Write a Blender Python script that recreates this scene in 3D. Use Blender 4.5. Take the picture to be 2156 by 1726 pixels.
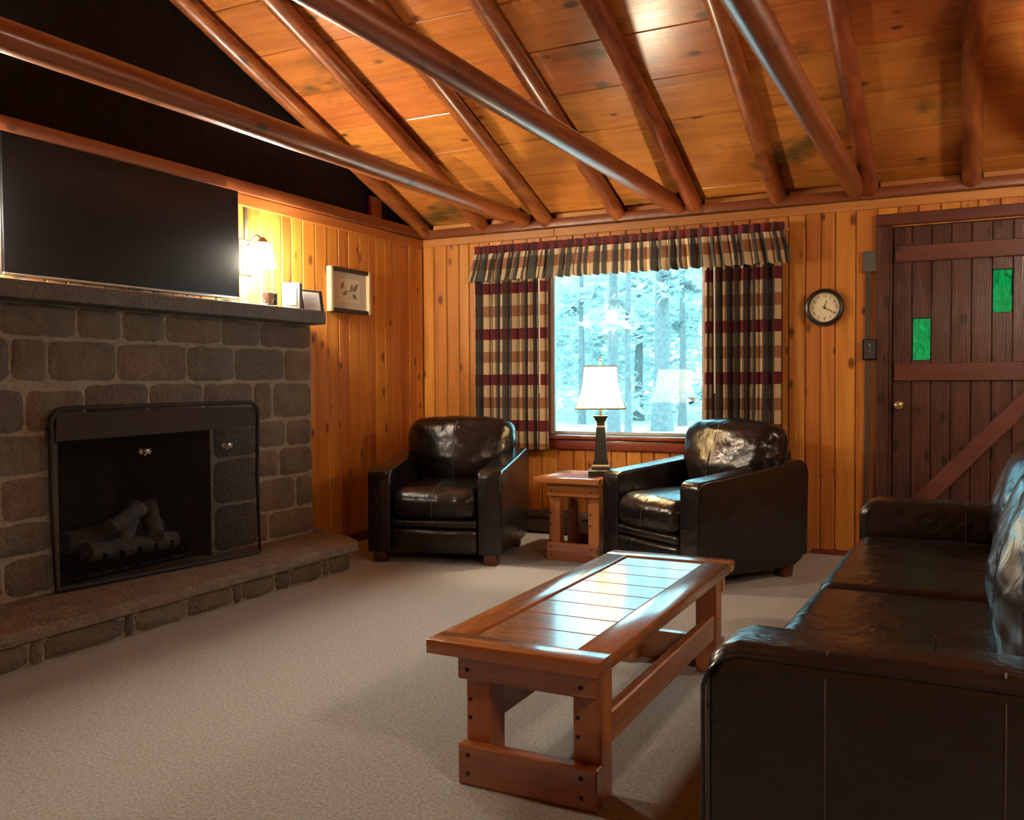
import bpy, bmesh, math, random
import numpy as np
from mathutils import Vector, Matrix, noise as mnoise
for _o in list(bpy.data.objects): bpy.data.objects.remove(_o, do_unlink=True)
scene = bpy.context.scene
col = scene.collection
rnd = random.Random(7)

# ------------------------------------------------------------------ camera
F_PX, W_PX, H_PX, CAM_H = 1900.0, 2156, 1726, 1.12
YAW, PITCH, ROLL = [math.radians(a) for a in (-26.9, -1.75, -.35)]
fw = Vector((math.sin(YAW)*math.cos(PITCH), math.cos(YAW)*math.cos(PITCH), math.sin(PITCH)))
rt = fw.cross(Vector((0, 0, 1))).normalized(); up = rt.cross(fw)
rt, up = math.cos(ROLL)*rt + math.sin(ROLL)*up, -math.sin(ROLL)*rt + math.cos(ROLL)*up
cam_d = bpy.data.cameras.new('camera'); cam = bpy.data.objects.new('camera', cam_d); col.objects.link(cam)
cam_d.sensor_width = 36; cam_d.sensor_fit = 'HORIZONTAL'; cam_d.lens = 36*F_PX/W_PX; cam_d.clip_end = 300; cam_d.clip_start = .02
cam.matrix_world = Matrix(((rt.x, up.x, -fw.x, 0), (rt.y, up.y, -fw.y, 0), (rt.z, up.z, -fw.z, CAM_H), (0, 0, 0, 1)))
scene.camera = cam
def ray(px, py): return fw + rt*((px-W_PX/2)/F_PX) - up*((py-H_PX/2)/F_PX)
def at_y(px, py, y): d = ray(px, py); return Vector((0, 0, CAM_H)) + d*(y/d.y)
def at_x(px, py, x): d = ray(px, py); return Vector((0, 0, CAM_H)) + d*(x/d.x)

# ------------------------------------------------------------------ world / light / exposure
SKY_W = 5.8
world = bpy.data.worlds.new('sky'); scene.world = world; world.use_nodes = True
bg = world.node_tree.nodes['Background']; bg.inputs[0].default_value = (.34, .82, 1.0, 1); bg.inputs[1].default_value = SKY_W
vs = scene.view_settings; vs.view_transform = 'Standard'; vs.look = 'None'; vs.gamma = 1; vs.exposure = 0.45; vs.use_curve_mapping = False
WARM = (1.0, .87, .66)
SCONCE_E, SCONCE_R, TLAMP_W = 340.0, 170.0, 48.0
scene.cycles.max_bounces = 8; scene.cycles.diffuse_bounces = 4; scene.cycles.glossy_bounces = 3
scene.cycles.transparent_max_bounces = 12; scene.cycles.sample_clamp_indirect = 6; scene.cycles.caustics_reflective = False; scene.cycles.caustics_refractive = False
pl_d = bpy.data.lights.new('window_portal', 'AREA'); pl_d.shape = 'RECTANGLE'; pl_d.size = 1.2; pl_d.size_y = 1.3
pl_d.cycles.is_portal = True
pl = bpy.data.objects.new('window_portal', pl_d); col.objects.link(pl)
pl.location = (-2.19, 6.20, 1.36); pl.rotation_euler = (math.radians(-90), 0, 0)

# ------------------------------------------------------------------ helpers
def link(o): col.objects.link(o); return o
def put_parent(o, p, world=True):
    if p is None: return o
    o.parent = p
    if world:
        m = Matrix.LocRotScale(p.location, p.rotation_euler, p.scale)
        if p.parent is not None:
            q = p.parent; m = (Matrix.LocRotScale(q.location, q.rotation_euler, q.scale) if p.matrix_parent_inverse == Matrix() else Matrix()) @ m
        o.matrix_parent_inverse = m.inverted()
    return o
def tag(o, label=None, cat=None, group=None, kind=None):
    if label: o['label'] = label
    if cat: o['category'] = cat
    if group: o['group'] = group
    if kind: o['kind'] = kind
    return o
def empty(name, loc=(0, 0, 0), rz=0):
    o = bpy.data.objects.new(name, None); o.location = loc; o.rotation_euler = (0, 0, rz); o.empty_display_size = .05
    return link(o)
def mesh(name, V, Fc, mat, parent=None, world=True, smooth=True, ang=35, uv=None):
    me = bpy.data.meshes.new(name); me.from_pydata([tuple(v) for v in V], [], Fc); me.update()
    if smooth:
        me.polygons.foreach_set('use_smooth', [True]*len(me.polygons)); me.set_sharp_from_angle(angle=math.radians(ang))
    if uv is not None:
        l = me.uv_layers.new(name='UVMap')
        for lp in me.loops: l.data[lp.index].uv = uv[lp.vertex_index]
    if mat: me.materials.append(mat)
    return put_parent(link(bpy.data.objects.new(name, me)), parent, world)
def bm_out(name, bm, mat, parent=None, world=True, smooth=True, ang=35):
    me = bpy.data.meshes.new(name); bm.normal_update(); bm.to_mesh(me); bm.free()
    if smooth:
        me.polygons.foreach_set('use_smooth', [True]*len(me.polygons)); me.set_sharp_from_angle(angle=math.radians(ang))
    if mat: me.materials.append(mat)
    return put_parent(link(bpy.data.objects.new(name, me)), parent, world)
def copy_of(o, parent=None, world=True, matrix=None):
    c = o.copy(); link(c); c.parent = None
    if matrix is not None: c.matrix_basis = matrix
    return put_parent(c, parent, world)
def bmbox(bm, x0, x1, y0, y1, z0, z1, M=None):
    vs_ = [bm.verts.new(v) for v in ((x0,y0,z0),(x1,y0,z0),(x1,y1,z0),(x0,y1,z0),(x0,y0,z1),(x1,y0,z1),(x1,y1,z1),(x0,y1,z1))]
    if M is not None:
        for v in vs_: v.co = M @ v.co
    return [bm.faces.new([vs_[i] for i in f]) for f in ((3,2,1,0),(4,5,6,7),(0,1,5,4),(1,2,6,5),(2,3,7,6),(3,0,4,7))]
def box(name, x0, x1, y0, y1, z0, z1, mat, parent=None, bev=.003, seg=1, M=None, world=True):
    bm = bmesh.new(); bmbox(bm, x0, x1, y0, y1, z0, z1, M)
    if bev: bmesh.ops.bevel(bm, geom=bm.edges[:], offset=bev, segments=seg, affect='EDGES', profile=.5)
    return bm_out(name, bm, mat, parent, world)
def prism(name, poly, axis, a0, a1, mat, parent=None, bev=.0, seg=3, world=True, ang=35):
    """poly: 2-D points in the plane of the two other axes, extruded along AXIS"""
    def p3(p, a): return {'x': (a, p[0], p[1]), 'y': (p[0], a, p[1]), 'z': (p[0], p[1], a)}[axis]
    bm = bmesh.new(); n = len(poly)
    A = [bm.verts.new(p3(p, a0)) for p in poly]; B = [bm.verts.new(p3(p, a1)) for p in poly]
    bm.faces.new(A); bm.faces.new(B[::-1])
    for i in range(n): bm.faces.new((A[i], B[i], B[(i+1) % n], A[(i+1) % n]))
    bmesh.ops.recalc_face_normals(bm, faces=bm.faces[:])
    if bev: bmesh.ops.bevel(bm, geom=[e for e in bm.edges if e.calc_face_angle(0) > .5], offset=bev, segments=seg, affect='EDGES', profile=.5, clamp_overlap=True)
    return bm_out(name, bm, mat, parent, world, ang=ang)
def tube_vf(pts, r, seg=8, cap=True, closed=False, base=0):
    pts = [Vector(p) for p in pts]; n = len(pts); rr = r if hasattr(r, '__len__') else [r]*n
    V, Fc = [], []; prev = None
    for i, p in enumerate(pts):
        t = (pts[(i+1) % n] - pts[i-1]) if closed else (pts[min(i+1, n-1)] - pts[max(i-1, 0)])
        t.normalize()
        a = t.orthogonal().normalized() if prev is None else (prev - t*prev.dot(t)).normalized()
        b = t.cross(a); prev = a
        for k in range(seg):
            w = 2*math.pi*k/seg; V.append(p + (a*math.cos(w) + b*math.sin(w))*rr[i])
    m = n if closed else n-1
    for i in range(m):
        for k in range(seg):
            j = (i+1) % n
            Fc.append((base+i*seg+k, base+i*seg+(k+1) % seg, base+j*seg+(k+1) % seg, base+j*seg+k))
    if cap and not closed:
        Fc.append(tuple(base+k for k in range(seg))[::-1]); Fc.append(tuple(base+(n-1)*seg+k for k in range(seg)))
    return V, Fc
def tube(name, pts, r, mat, parent=None, seg=8, closed=False, world=True):
    V, Fc = tube_vf(pts, r, seg, True, closed); return mesh(name, V, Fc, mat, parent, world, ang=50)
def lathe(name, prof, c, mat, parent=None, seg=24, axis='z', sq=False, world=True, ang=35, rot=0):
    """prof: (radius, height) pairs; SQ makes a four-sided column"""
    V, Fc = [], []; n = 4 if sq else seg
    for r, h in prof:
        for k in range(n):
            w = 2*math.pi*(k+(.5 if sq else 0))/n + rot; q = r*(math.sqrt(2) if sq else 1)
            x, y = q*math.cos(w), q*math.sin(w)
            V.append({'z': (c[0]+x, c[1]+y, c[2]+h), 'y': (c[0]+x, c[1]-h, c[2]+y), 'x': (c[0]+h, c[1]+x, c[2]+y)}[axis])
    for i in range(len(prof)-1):
        for k in range(n): Fc.append((i*n+k, i*n+(k+1) % n, (i+1)*n+(k+1) % n, (i+1)*n+k))
    if prof[0][0] > 1e-4: Fc.append(tuple(range(n))[::-1])
    if prof[-1][0] > 1e-4: Fc.append(tuple((len(prof)-1)*n+k for k in range(n)))
    bm = bmesh.new(); vv = [bm.verts.new(v) for v in V]
    for f in Fc:
        bm.faces.new([vv[i] for i in f])
    bmesh.ops.remove_doubles(bm, verts=bm.verts[:], dist=1e-5); bmesh.ops.recalc_face_normals(bm, faces=bm.faces[:])
    return bm_out(name, bm, mat, parent, world, ang=ang)
def rbox_vf(size, r, m=10, k=4, puff=(0, 0, 0), warp=None, nz=0, nscale=8, seed=0):
    """a cushion-like box: rounded edges, puffed faces, optional wrinkles"""
    h = [s/2 for s in size]
    def ticks(s):
        e = [-s+r*(1-math.cos(math.pi/2*i/k)) for i in range(k)] if False else [-s+r*i/k for i in range(k)]
        mid = [-s+r+(2*s-2*r)*i/m for i in range(m+1)]
        return e+mid+[-v for v in e[::-1]]
    T = [ticks(s) for s in h]; bm = bmesh.new()
    for a in range(3):
        b, c = (a+1) % 3, (a+2) % 3
        for sg in (-1, 1):
            G = []
            for u in T[b]:
                row = []
                for v in T[c]:
                    q = [0, 0, 0]; q[a] = sg*h[a]; q[b] = u; q[c] = v; row.append(bm.verts.new(q))
                G.append(row)
            for i in range(len(T[b])-1):
                for j in range(len(T[c])-1):
                    f = (G[i][j], G[i+1][j], G[i+1][j+1], G[i][j+1]); bm.faces.new(f if sg > 0 else f[::-1])
    bmesh.ops.remove_doubles(bm, verts=bm.verts[:], dist=1e-6)
    off = Vector((seed*3.1, seed*1.7, seed*5.3))
    for v in bm.verts:
        q = v.co; cl = Vector([max(-(h[i]-r), min(h[i]-r, q[i])) for i in range(3)]); d = q-cl
        if d.length > 1e-9: q = cl + d.normalized()*r
        p = Vector(q)
        for a in range(3):
            if puff[a]:
                b, c = (a+1) % 3, (a+2) % 3
                w = max(0, 1-(q[b]/h[b])**2)*max(0, 1-(q[c]/h[c])**2)
                p[a] += puff[a]*(w**.7)*q[a]/h[a]
        if nz:
            nn = mnoise.noise(p*nscale+off)*.6+mnoise.noise(p*nscale*2.3+off)*.4
            dd = d.normalized() if d.length > 1e-9 else Vector((0, 0, 0))
            p += dd*nn*nz
        if warp: p = Vector(warp(p))
        v.co = p
    return bm
def rbox(name, c, size, r, mat, parent=None, m=10, k=4, puff=(0, 0, 0), warp=None, nz=0, nscale=8, seed=0, M=None, world=True):
    bm = rbox_vf(size, r, m, k, puff, warp, nz, nscale, seed)
    for v in bm.verts: v.co = ((M @ v.co) if M is not None else v.co) + Vector(c)
    return bm_out(name, bm, mat, parent, world, ang=60)
def text_mesh(name, body, size, M, mat, parent, world=True):
    cu = bpy.data.curves.new(name, 'FONT'); cu.body = body; cu.size = size; cu.align_x = 'CENTER'; cu.align_y = 'CENTER'; cu.extrude = .0004
    o = bpy.data.objects.new(name+'_t', cu); link(o); bpy.context.view_layer.update()
    me = bpy.data.meshes.new_from_object(o.evaluated_get(bpy.context.evaluated_depsgraph_get())); bpy.data.objects.remove(o)
    me.transform(M); me.materials.clear(); me.materials.append(mat)
    return put_parent(link(bpy.data.objects.new(name, me)), parent, world)

# ------------------------------------------------------------------ materials
class NT:
    def __init__(s, name):
        s.m = bpy.data.materials.new(name); s.m.use_nodes = True; s.t = s.m.node_tree; s.b = s.t.nodes['Principled BSDF']; s.out = s.t.nodes['Material Output']
    def n(s, ty, **kw):
        x = s.t.nodes.new(ty)
        for k, v in kw.items():
            if k.startswith('i_'):
                key = k[2:]; x.inputs[int(key) if key.isdigit() else key].default_value = v
            else: setattr(x, k, v)
        return x
    def l(s, a, b): s.t.links.new(a, b)
    def math(s, op, a, b=None, clamp=False):
        x = s.n('ShaderNodeMath', operation=op, use_clamp=clamp)
        for i, v in enumerate((a, b)):
            if v is None: continue
            if hasattr(v, 'links'): s.l(v, x.inputs[i])
            else: x.inputs[i].default_value = v
        return x.outputs[0]
    def vmath(s, op, a, b=None):
        x = s.n('ShaderNodeVectorMath', operation=op)
        for i, v in enumerate((a, b)):
            if v is None: continue
            if hasattr(v, 'links'): s.l(v, x.inputs[i])
            else: x.inputs[i].default_value = v
        return x.outputs[0]
    def ramp(s, fac, stops, interp='LINEAR'):
        x = s.n('ShaderNodeValToRGB'); e = x.color_ramp.elements; x.color_ramp.interpolation = interp
        while len(e) < len(stops): e.new(.5)
        for q, (p, c) in zip(e, stops): q.position = p; q.color = (*c, 1) if len(c) == 3 else c
        s.l(fac, x.inputs[0]); return x.outputs[0]
    def mix(s, fac, a, b, mode='MIX'):
        x = s.n('ShaderNodeMix', data_type='RGBA', blend_type=mode)
        for i, v in ((0, fac), (6, a), (7, b)):
            if hasattr(v, 'links'): s.l(v, x.inputs[i])
            else: x.inputs[i].default_value = (*v, 1) if isinstance(v, tuple) and len(v) == 3 else v
        return x.outputs[2]
    def bump(s, h, strength, dist=.01):
        x = s.n('ShaderNodeBump'); x.inputs['Strength'].default_value = strength; x.inputs['Distance'].default_value = dist
        s.l(h, x.inputs['Height']); s.l(x.outputs[0], s.b.inputs['Normal']); return x.outputs[0]
    def noise(s, vec, scale, detail=3, rough=.5, dist=0):
        x = s.n('ShaderNodeTexNoise'); x.inputs['Scale'].default_value = scale; x.inputs['Detail'].default_value = detail; x.inputs['Roughness'].default_value = rough; x.inputs['Distortion'].default_value = dist
        if vec is not None: s.l(vec, x.inputs['Vector'])
        return x.outputs[0]
    def obj(s): return s.n('ShaderNodeTexCoord').outputs['Object']
    def rand(s): return s.n('ShaderNodeObjectInfo').outputs['Random']
    def set(s, **kw):
        for k, v in kw.items(): s.b.inputs[k.replace('_', ' ')].default_value = v
        return s
def plain(name, c, rough=.5, metal=0, **kw):
    t = NT(name); t.b.inputs['Base Color'].default_value = (*c, 1); t.b.inputs['Roughness'].default_value = rough; t.b.inputs['Metallic'].default_value = metal
    v = t.noise(t.obj(), 45, 2); t.l(t.mix(t.math('MULTIPLY', v, .22), tuple(c), tuple(x*.6 for x in c)), t.b.inputs['Base Color'])
    for k, x in kw.items(): t.b.inputs[k.replace('_', ' ')].default_value = x
    return t.m
def wood(name, dark, mid, light, axis='z', rough=.35, knot=(.09, .03, .01), kd=.5, var=.3, gs=1.0, coat=0, stain=None, bump=.12):
    t = NT(name); r = t.rand()
    v = t.vmath('ADD', t.obj(), t.vmath('MULTIPLY', t.n('ShaderNodeCombineXYZ').outputs[0], (1, 1, 1)))
    cx = t.n('ShaderNodeCombineXYZ')
    for i, q in enumerate((13.7, 7.9, 21.3)): t.l(t.math('MULTIPLY', r, q), cx.inputs[i])
    v = t.vmath('ADD', t.obj(), cx.outputs[0])
    ai = 'xyz'.index(axis)
    def sc(a, b): s = [a*gs]*3; s[ai] = b*gs; return tuple(s)
    g1 = t.noise(t.vmath('MULTIPLY', v, sc(14, .9)), 1, 4, .55, .8)
    g2 = t.noise(t.vmath('MULTIPLY', v, sc(120, 3)), 1, 3, .6, .3)
    c = t.ramp(t.math('ADD', t.math('MULTIPLY', g1, .75), t.math('MULTIPLY', g2, .25)), [(.28, dark), (.5, mid), (.72, light)])
    vo = t.n('ShaderNodeTexVoronoi'); vo.inputs['Scale'].default_value = 1
    t.l(t.vmath('MULTIPLY', v, sc(9, 5)), vo.inputs['Vector'])
    sep = t.n('ShaderNodeSeparateColor'); t.l(vo.outputs['Color'], sep.inputs[0])
    size = t.math('MULTIPLY', t.math('GREATER_THAN', sep.outputs[0], 1-kd), t.math('ADD', t.math('MULTIPLY', sep.outputs[1], .16), .13))
    k = t.math('SUBTRACT', 1, t.math('DIVIDE', vo.outputs['Distance'], t.math('MAXIMUM', size, .0001)), True)
    k = t.math('MULTIPLY', t.math('GREATER_THAN', size, .01), t.math('MINIMUM', t.math('MULTIPLY', k, 2.2), 1))
    if kd: c = t.mix(t.math('MULTIPLY', k, .85), c, knot)
    if stain:
        st = t.noise(t.obj(), 1.9, 3, .6, .5); c = t.mix(t.ramp(st, [(.60, (0, 0, 0)), (.72, (1, 1, 1))]), c, stain)
    hs = t.n('ShaderNodeHueSaturation'); t.l(c, hs.inputs['Color']); t.l(t.math('ADD', t.math('MULTIPLY', r, var), 1-var/2), hs.inputs['Value'])
    t.l(t.math('ADD', t.math('MULTIPLY', r, .016), .492), hs.inputs['Hue'])
    t.l(hs.outputs[0], t.b.inputs['Base Color']); t.l(t.math('ADD', t.math('MULTIPLY', g2, .15), rough-.07), t.b.inputs['Roughness'])
    t.b.inputs['Coat Weight'].default_value = coat; t.b.inputs['Coat Roughness'].default_value = .14
    t.bump(g2, bump, .002); return t.m
M_wall = wood('honey_pine', (.31, .095, .015), (.50, .185, .029), (.62, .265, .050), 'z', .38, (.085, .020, .005), .8, .34)
M_wally = M_wall
M_ceil = wood('ceiling_pine', (.27, .085, .018), (.42, .142, .027), (.53, .20, .042), 'x', .27, (.05, .018, .006), .42, .10, coat=.0, stain=(.10, .055, .015))
M_log = wood('varnished_log', (.09, .019, .006), (.20, .048, .013), (.36, .11, .028), 'y', .36, (.045, .010, .004), .5, .15, coat=.18)
M_rail = wood('dark_red_rail', (.10, .022, .009), (.16, .036, .013), (.21, .055, .018), 'x', .36, (.04, .01, .006), .2, .15)
M_railY = wood('dark_red_rail_side', (.10, .024, .010), (.17, .042, .014), (.22, .06, .018), 'y', .36, (.04, .01, .006), .2, .15)
M_frieze = wood('pale_frieze_board', (.34, .13, .03), (.5, .21, .05), (.62, .30, .08), 'x', .4, (.15, .05, .01), .3, .2)
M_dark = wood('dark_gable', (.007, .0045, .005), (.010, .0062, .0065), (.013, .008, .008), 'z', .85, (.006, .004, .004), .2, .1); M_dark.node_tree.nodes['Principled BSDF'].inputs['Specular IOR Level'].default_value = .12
M_door = wood('dark_door_plank', (.035, .013, .010), (.065, .025, .018), (.10, .042, .03), 'z', .26, (.018, .008, .006), .6, .3, coat=.5, bump=.8)
M_doorX = wood('door_batten', (.065, .020, .013), (.10, .032, .019), (.13, .045, .026), 'x', .36, (.03, .01, .007), .3, .2)
M_table = wood('table_oak', (.20, .058, .015), (.33, .105, .026), (.44, .16, .042), 'y', .26, (.12, .035, .01), .12, .25, coat=1.0)
M_tableX = wood('table_oak_cross', (.20, .058, .015), (.33, .105, .026), (.44, .16, .042), 'x', .26, (.12, .035, .01), .12, .25, coat=1.0)
M_tableZ = wood('table_oak_leg', (.20, .058, .015), (.32, .10, .025), (.42, .15, .04), 'z', .32, (.12, .035, .01), .12, .25, coat=.3)
M_foot = wood('dark_wood_foot', (.05, .014, .006), (.08, .022, .01), (.11, .03, .013), 'z', .4, (.03, .01, .005), 0, .1)
M_casing = wood('window_casing', (.12, .022, .014), (.18, .036, .02), (.23, .055, .028), 'z', .32, (.06, .015, .01), .1, .1, coat=.3)

def m_leather():
    t = NT('black_leather'); v = t.obj()
    n1 = t.noise(t.vmath('MULTIPLY', v, (42, 16, 9)), 1, 3, .5, 1.0); n2 = t.noise(v, 220, 2, .5); n3 = t.noise(v, 3, 2); n4 = t.noise(v, 11, 2, .5, .5)
    t.l(t.ramp(n3, [(.3, (.0065, .005, .0052)), (.7, (.010, .0075, .0075))]), t.b.inputs['Base Color'])
    t.l(t.math('ADD', t.math('MULTIPLY', n2, .10), .20), t.b.inputs['Roughness'])
    fold = t.math('MULTIPLY', t.math('SUBTRACT', n4, .42, True), n1)
    t.set(Specular_IOR_Level=.52); t.bump(t.math('ADD', t.math('MULTIPLY', fold, 5), t.math('ADD', t.math('MULTIPLY', n4, .5), t.math('MULTIPLY', n2, .12))), .22, .012); return t.m
M_lea = m_leather()
M_thread = plain('seam_thread', (.05, .038, .034), .5)
def m_carpet():
    t = NT('grey_carpet'); v = t.obj()
    n1 = t.noise(v, 300, 2, .65); n2 = t.noise(v, 90, 2, .6); n3 = t.noise(v, 1.3, 2)
    sp = t.math('ADD', t.math('MULTIPLY', n1, .65), t.math('MULTIPLY', n2, .35))
    c = t.ramp(sp, [(.36, (.125, .120, .112)), (.5, (.33, .322, .305)), (.64, (.58, .57, .545))])
    t.l(t.mix(t.math('MULTIPLY', n3, .25), c, (.27, .265, .25)), t.b.inputs['Base Color'])
    t.set(Roughness=.95, Specular_IOR_Level=.1, Sheen_Weight=.25); t.bump(sp, .7, .006); return t.m
M_carpet = m_carpet()
def m_stone(name, cs, rough=.85):
    t = NT(name); v = t.obj(); r = t.rand()
    c = t.ramp(r, [(i/(len(cs)-1), q) for i, q in enumerate(cs)], 'LINEAR')
    n1 = t.noise(v, 9, 5, .65, .4); n2 = t.noise(v, 55, 3, .6)
    c = t.mix(t.ramp(n1, [(.35, (0, 0, 0)), (.7, (.8, .8, .8))]), c, tuple(x*.5 for x in cs[0]))
    c = t.mix(t.math('MULTIPLY', n2, .35), c, (.20, .17, .13)); t.l(c, t.b.inputs['Base Color'])
    t.set(Roughness=rough); t.bump(t.math('ADD', n1, t.math('MULTIPLY', n2, .6)), 1.0, .022); return t.m
M_stone = m_stone('sandstone', [(.125, .092, .068), (.165, .13, .098), (.13, .083, .068), (.155, .128, .088), (.085, .072, .066), (.20, .14, .09), (.16, .098, .082)])
M_mortar = m_stone('mortar', [(.36, .32, .25), (.33, .29, .23)])
M_slab = m_stone('hearth_slab', [(.20, .155, .115), (.23, .18, .135)])
M_mantel = m_stone('mantel_stone', [(.085, .082, .075), (.09, .086, .08)], .6)
M_soot = m_stone('soot', [(.012, .011, .010), (.016, .014, .012)])
M_logash = m_stone('gas_log', [(.19, .175, .17), (.24, .215, .19)])
M_black = plain('black_metal', (.012, .012, .013), .42, .6)
M_iron = plain('dark_iron_frame', (.020, .014, .012), .8, 0)
M_tv = plain('tv_screen', (.004, .004, .005), .26, 0, Specular_IOR_Level=.28)
M_tvb = plain('tv_bezel', (.01, .01, .011), .35)
M_tvs = plain('tv_silver_edge', (.45, .43, .40), .3, .9)
M_white = plain('white_plastic', (.72, .70, .66), .45)
M_grey = plain('grey_plastic', (.42, .41, .41), .5)
M_dgrey = plain('dark_grey_plastic', (.035, .035, .04), .45)
M_paper = plain('white_paper', (.72, .78, .80), .7)
M_brass = plain('aged_brass', (.70, .56, .28), .25, .9)
M_nickel = plain('worn_nickel', (.62, .60, .52), .28, .9)
M_raceway = plain('brown_raceway', (.085, .065, .045), .4, .3)
M_plate = plain('grey_cover_plate', (.12, .115, .10), .45, .4)
M_heater = plain('dark_heater', (.030, .018, .014), .5, .2)
M_lampbase = plain('lamp_bronze', (.018, .020, .018), .35, .3)
M_ring = plain('lamp_pale_ring', (.45, .43, .36), .35, .6)
M_clockrim = plain('clock_rim', (.012, .010, .012), .28)
M_clockface = plain('clock_face', (.86, .76, .50), .6)
M_ink = plain('clock_ink', (.05, .045, .03), .6)
M_bolt = plain('bolt_head', (.02, .014, .01), .5, .4)
M_mat = plain('picture_mat', (.60, .55, .46), .8)
M_print = plain('print_paper', (.72, .67, .53), .8)
M_leafink = plain('leaf_ink', (.20, .19, .13), .8)
M_frame = plain('black_frame', (.02, .017, .015), .35)
M_gold = plain('pale_gold_edge', (.60, .48, .28), .35, .3)
M_sash = plain('white_sash', (.62, .60, .58), .45)
M_terra = plain('tan_device', (.42, .25, .16), .5)

def m_emit_glass(name, e):
    t = NT(name); t.b.inputs['Base Color'].default_value = (.9, .85, .75, 1); t.set(Roughness=.4)
    lw = t.noise(t.obj(), 6, 1); t.l(t.ramp(lw, [(0, (1, .86, .64)), (1, (1, .89, .70))]), t.b.inputs['Emission Color'])
    t.b.inputs['Emission Strength'].default_value = e; return t.m
M_bulb = m_emit_glass('frosted_glass_lit', SCONCE_E); M_bulbR = m_emit_glass('frosted_glass_dimmed', SCONCE_R)
def m_shade():
    t = NT('lamp_shade_fabric'); v = t.obj()
    w = t.noise(t.vmath('MULTIPLY', v, (300, 300, 300)), 1, 2)
    c = t.ramp(w, [(.3, (.72, .58, .36)), (.7, (.82, .69, .47))])
    d = t.n('ShaderNodeBsdfDiffuse'); tr = t.n('ShaderNodeBsdfTranslucent'); m = t.n('ShaderNodeMixShader'); m.inputs[0].default_value = .34
    t.l(c, d.inputs[0]); t.l(c, tr.inputs[0]); t.l(d.outputs[0], m.inputs[1]); t.l(tr.outputs[0], m.inputs[2]); t.l(m.outputs[0], t.out.inputs[0]); return t.m
M_shade = m_shade()
M_trimc = plain('shade_trim', (.30, .20, .12), .7)
def m_pane(name, colr, gl=.08, rough=.0, wav=0):
    t = NT(name); tr = t.n('ShaderNodeBsdfTransparent'); g = t.n('ShaderNodeBsdfGlossy'); m = t.n('ShaderNodeMixShader')
    tr.inputs[0].default_value = (*colr, 1); g.inputs[1].default_value = rough; g.inputs[0].default_value = (1, 1, 1, 1)
    fr = t.n('ShaderNodeFresnel'); fr.inputs[0].default_value = 1.45
    t.l(t.math('ADD', t.math('MULTIPLY', fr.outputs[0], 1.6), gl), m.inputs[0])
    if wav:
        n = t.noise(t.vmath('MULTIPLY', t.obj(), (30, 30, 8)), 1, 4, .6, 2.0)
        t.l(t.ramp(n, [(.30, tuple(x*.20 for x in colr)), (.42, tuple(x*.8 for x in colr)), (.5, colr), (.56, tuple(x*.5 for x in colr)), (.66, colr)]), tr.inputs[0])
    t.l(tr.outputs[0], m.inputs[1]); t.l(g.outputs[0], m.inputs[2]); t.l(m.outputs[0], t.out.inputs[0]); return t.m
M_pane = m_pane('window_glass', (.96, .98, .98), .0)
M_green = m_pane('green_stained_glass', (.012, .26, .115), .0, .05, 1)
def m_mesh():
    t = NT('spark_mesh'); v = t.obj()
    d = t.n('ShaderNodeBsdfDiffuse'); d.inputs[0].default_value = (.016, .013, .012, 1); tr = t.n('ShaderNodeBsdfTransparent'); m = t.n('ShaderNodeMixShader')
    n = t.noise(v, 320, 1); t.l(t.ramp(n, [(.38, (.34, .34, .34)), (.62, (.66, .66, .66))]), m.inputs[0])
    t.l(tr.outputs[0], m.inputs[1]); t.l(d.outputs[0], m.inputs[2]); t.l(m.outputs[0], t.out.inputs[0]); return t.m
M_mesh = m_mesh()
def m_plaid():
    t = NT('plaid_fabric'); uv = t.n('ShaderNodeTexCoord').outputs['UV']; sp = t.n('ShaderNodeSeparateXYZ'); t.l(uv, sp.inputs[0])
    fu = t.math('FRACT', t.math('DIVIDE', sp.outputs[0], .30)); fv = t.math('FRACT', t.math('DIVIDE', sp.outputs[1], .34))
    cr, tn, bu, ch = (.58, .44, .26), (.30, .135, .065), (.115, .012, .018), (.035, .035, .038)
    weft = t.ramp(fv, [(0, bu), (.235, cr), (.50, tn), (.735, cr)], 'CONSTANT')
    dcol = t.ramp(fv, [(0, (.050, .012, .016)), (.235, (.055, .055, .050)), (.50, (.040, .037, .036)), (.735, (.055, .055, .050))], 'CONSTANT')
    warp = t.ramp(fu, [(0, (0, 0, 0)), (.30, (1, 1, 1)), (.36, (.25, .25, .25)), (.42, (1, 1, 1)), (.66, (.0, .0, .0)), (.74, (.8, .8, .8)), (.80, (1, 1, 1))], 'CONSTANT')
    c = t.mix(warp, weft, dcol); w = t.noise(t.vmath('MULTIPLY', uv, (900, 900, 1)), 1, 1)
    t.l(t.mix(t.math('MULTIPLY', w, .25), c, (.02, .015, .012)), t.b.inputs['Base Color']); t.set(Roughness=.9, Sheen_Weight=.2, Specular_IOR_Level=.15); return t.m
M_plaid = m_plaid()

# ------------------------------------------------------------------ the room shell
XL, XR, YB, YF, SL, ZE = -3.87, 1.15, 6.08, -1.7, .37, 2.338      # left/right walls, back/front walls, roof slope, ceiling at eave
RIDGE = 2.2; OY0_, OY1_ = 2.76, 3.70
def zc(y): return ZE + SL*(YB-y) if y >= RIDGE else ZE + SL*(YB-RIDGE) - SL*(RIDGE-y)
tag(box('floor', XL-.1, XR+.1, YF-.1, YB+.1, -.08, 0, M_carpet, bev=0), kind='structure')
WX0, WX1, WZ0, WZ1 = -2.80, -1.60, .735, 2.0       # window opening
DX0, DX1, DZ = -.45, .46, 2.07                      # door opening
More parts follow.
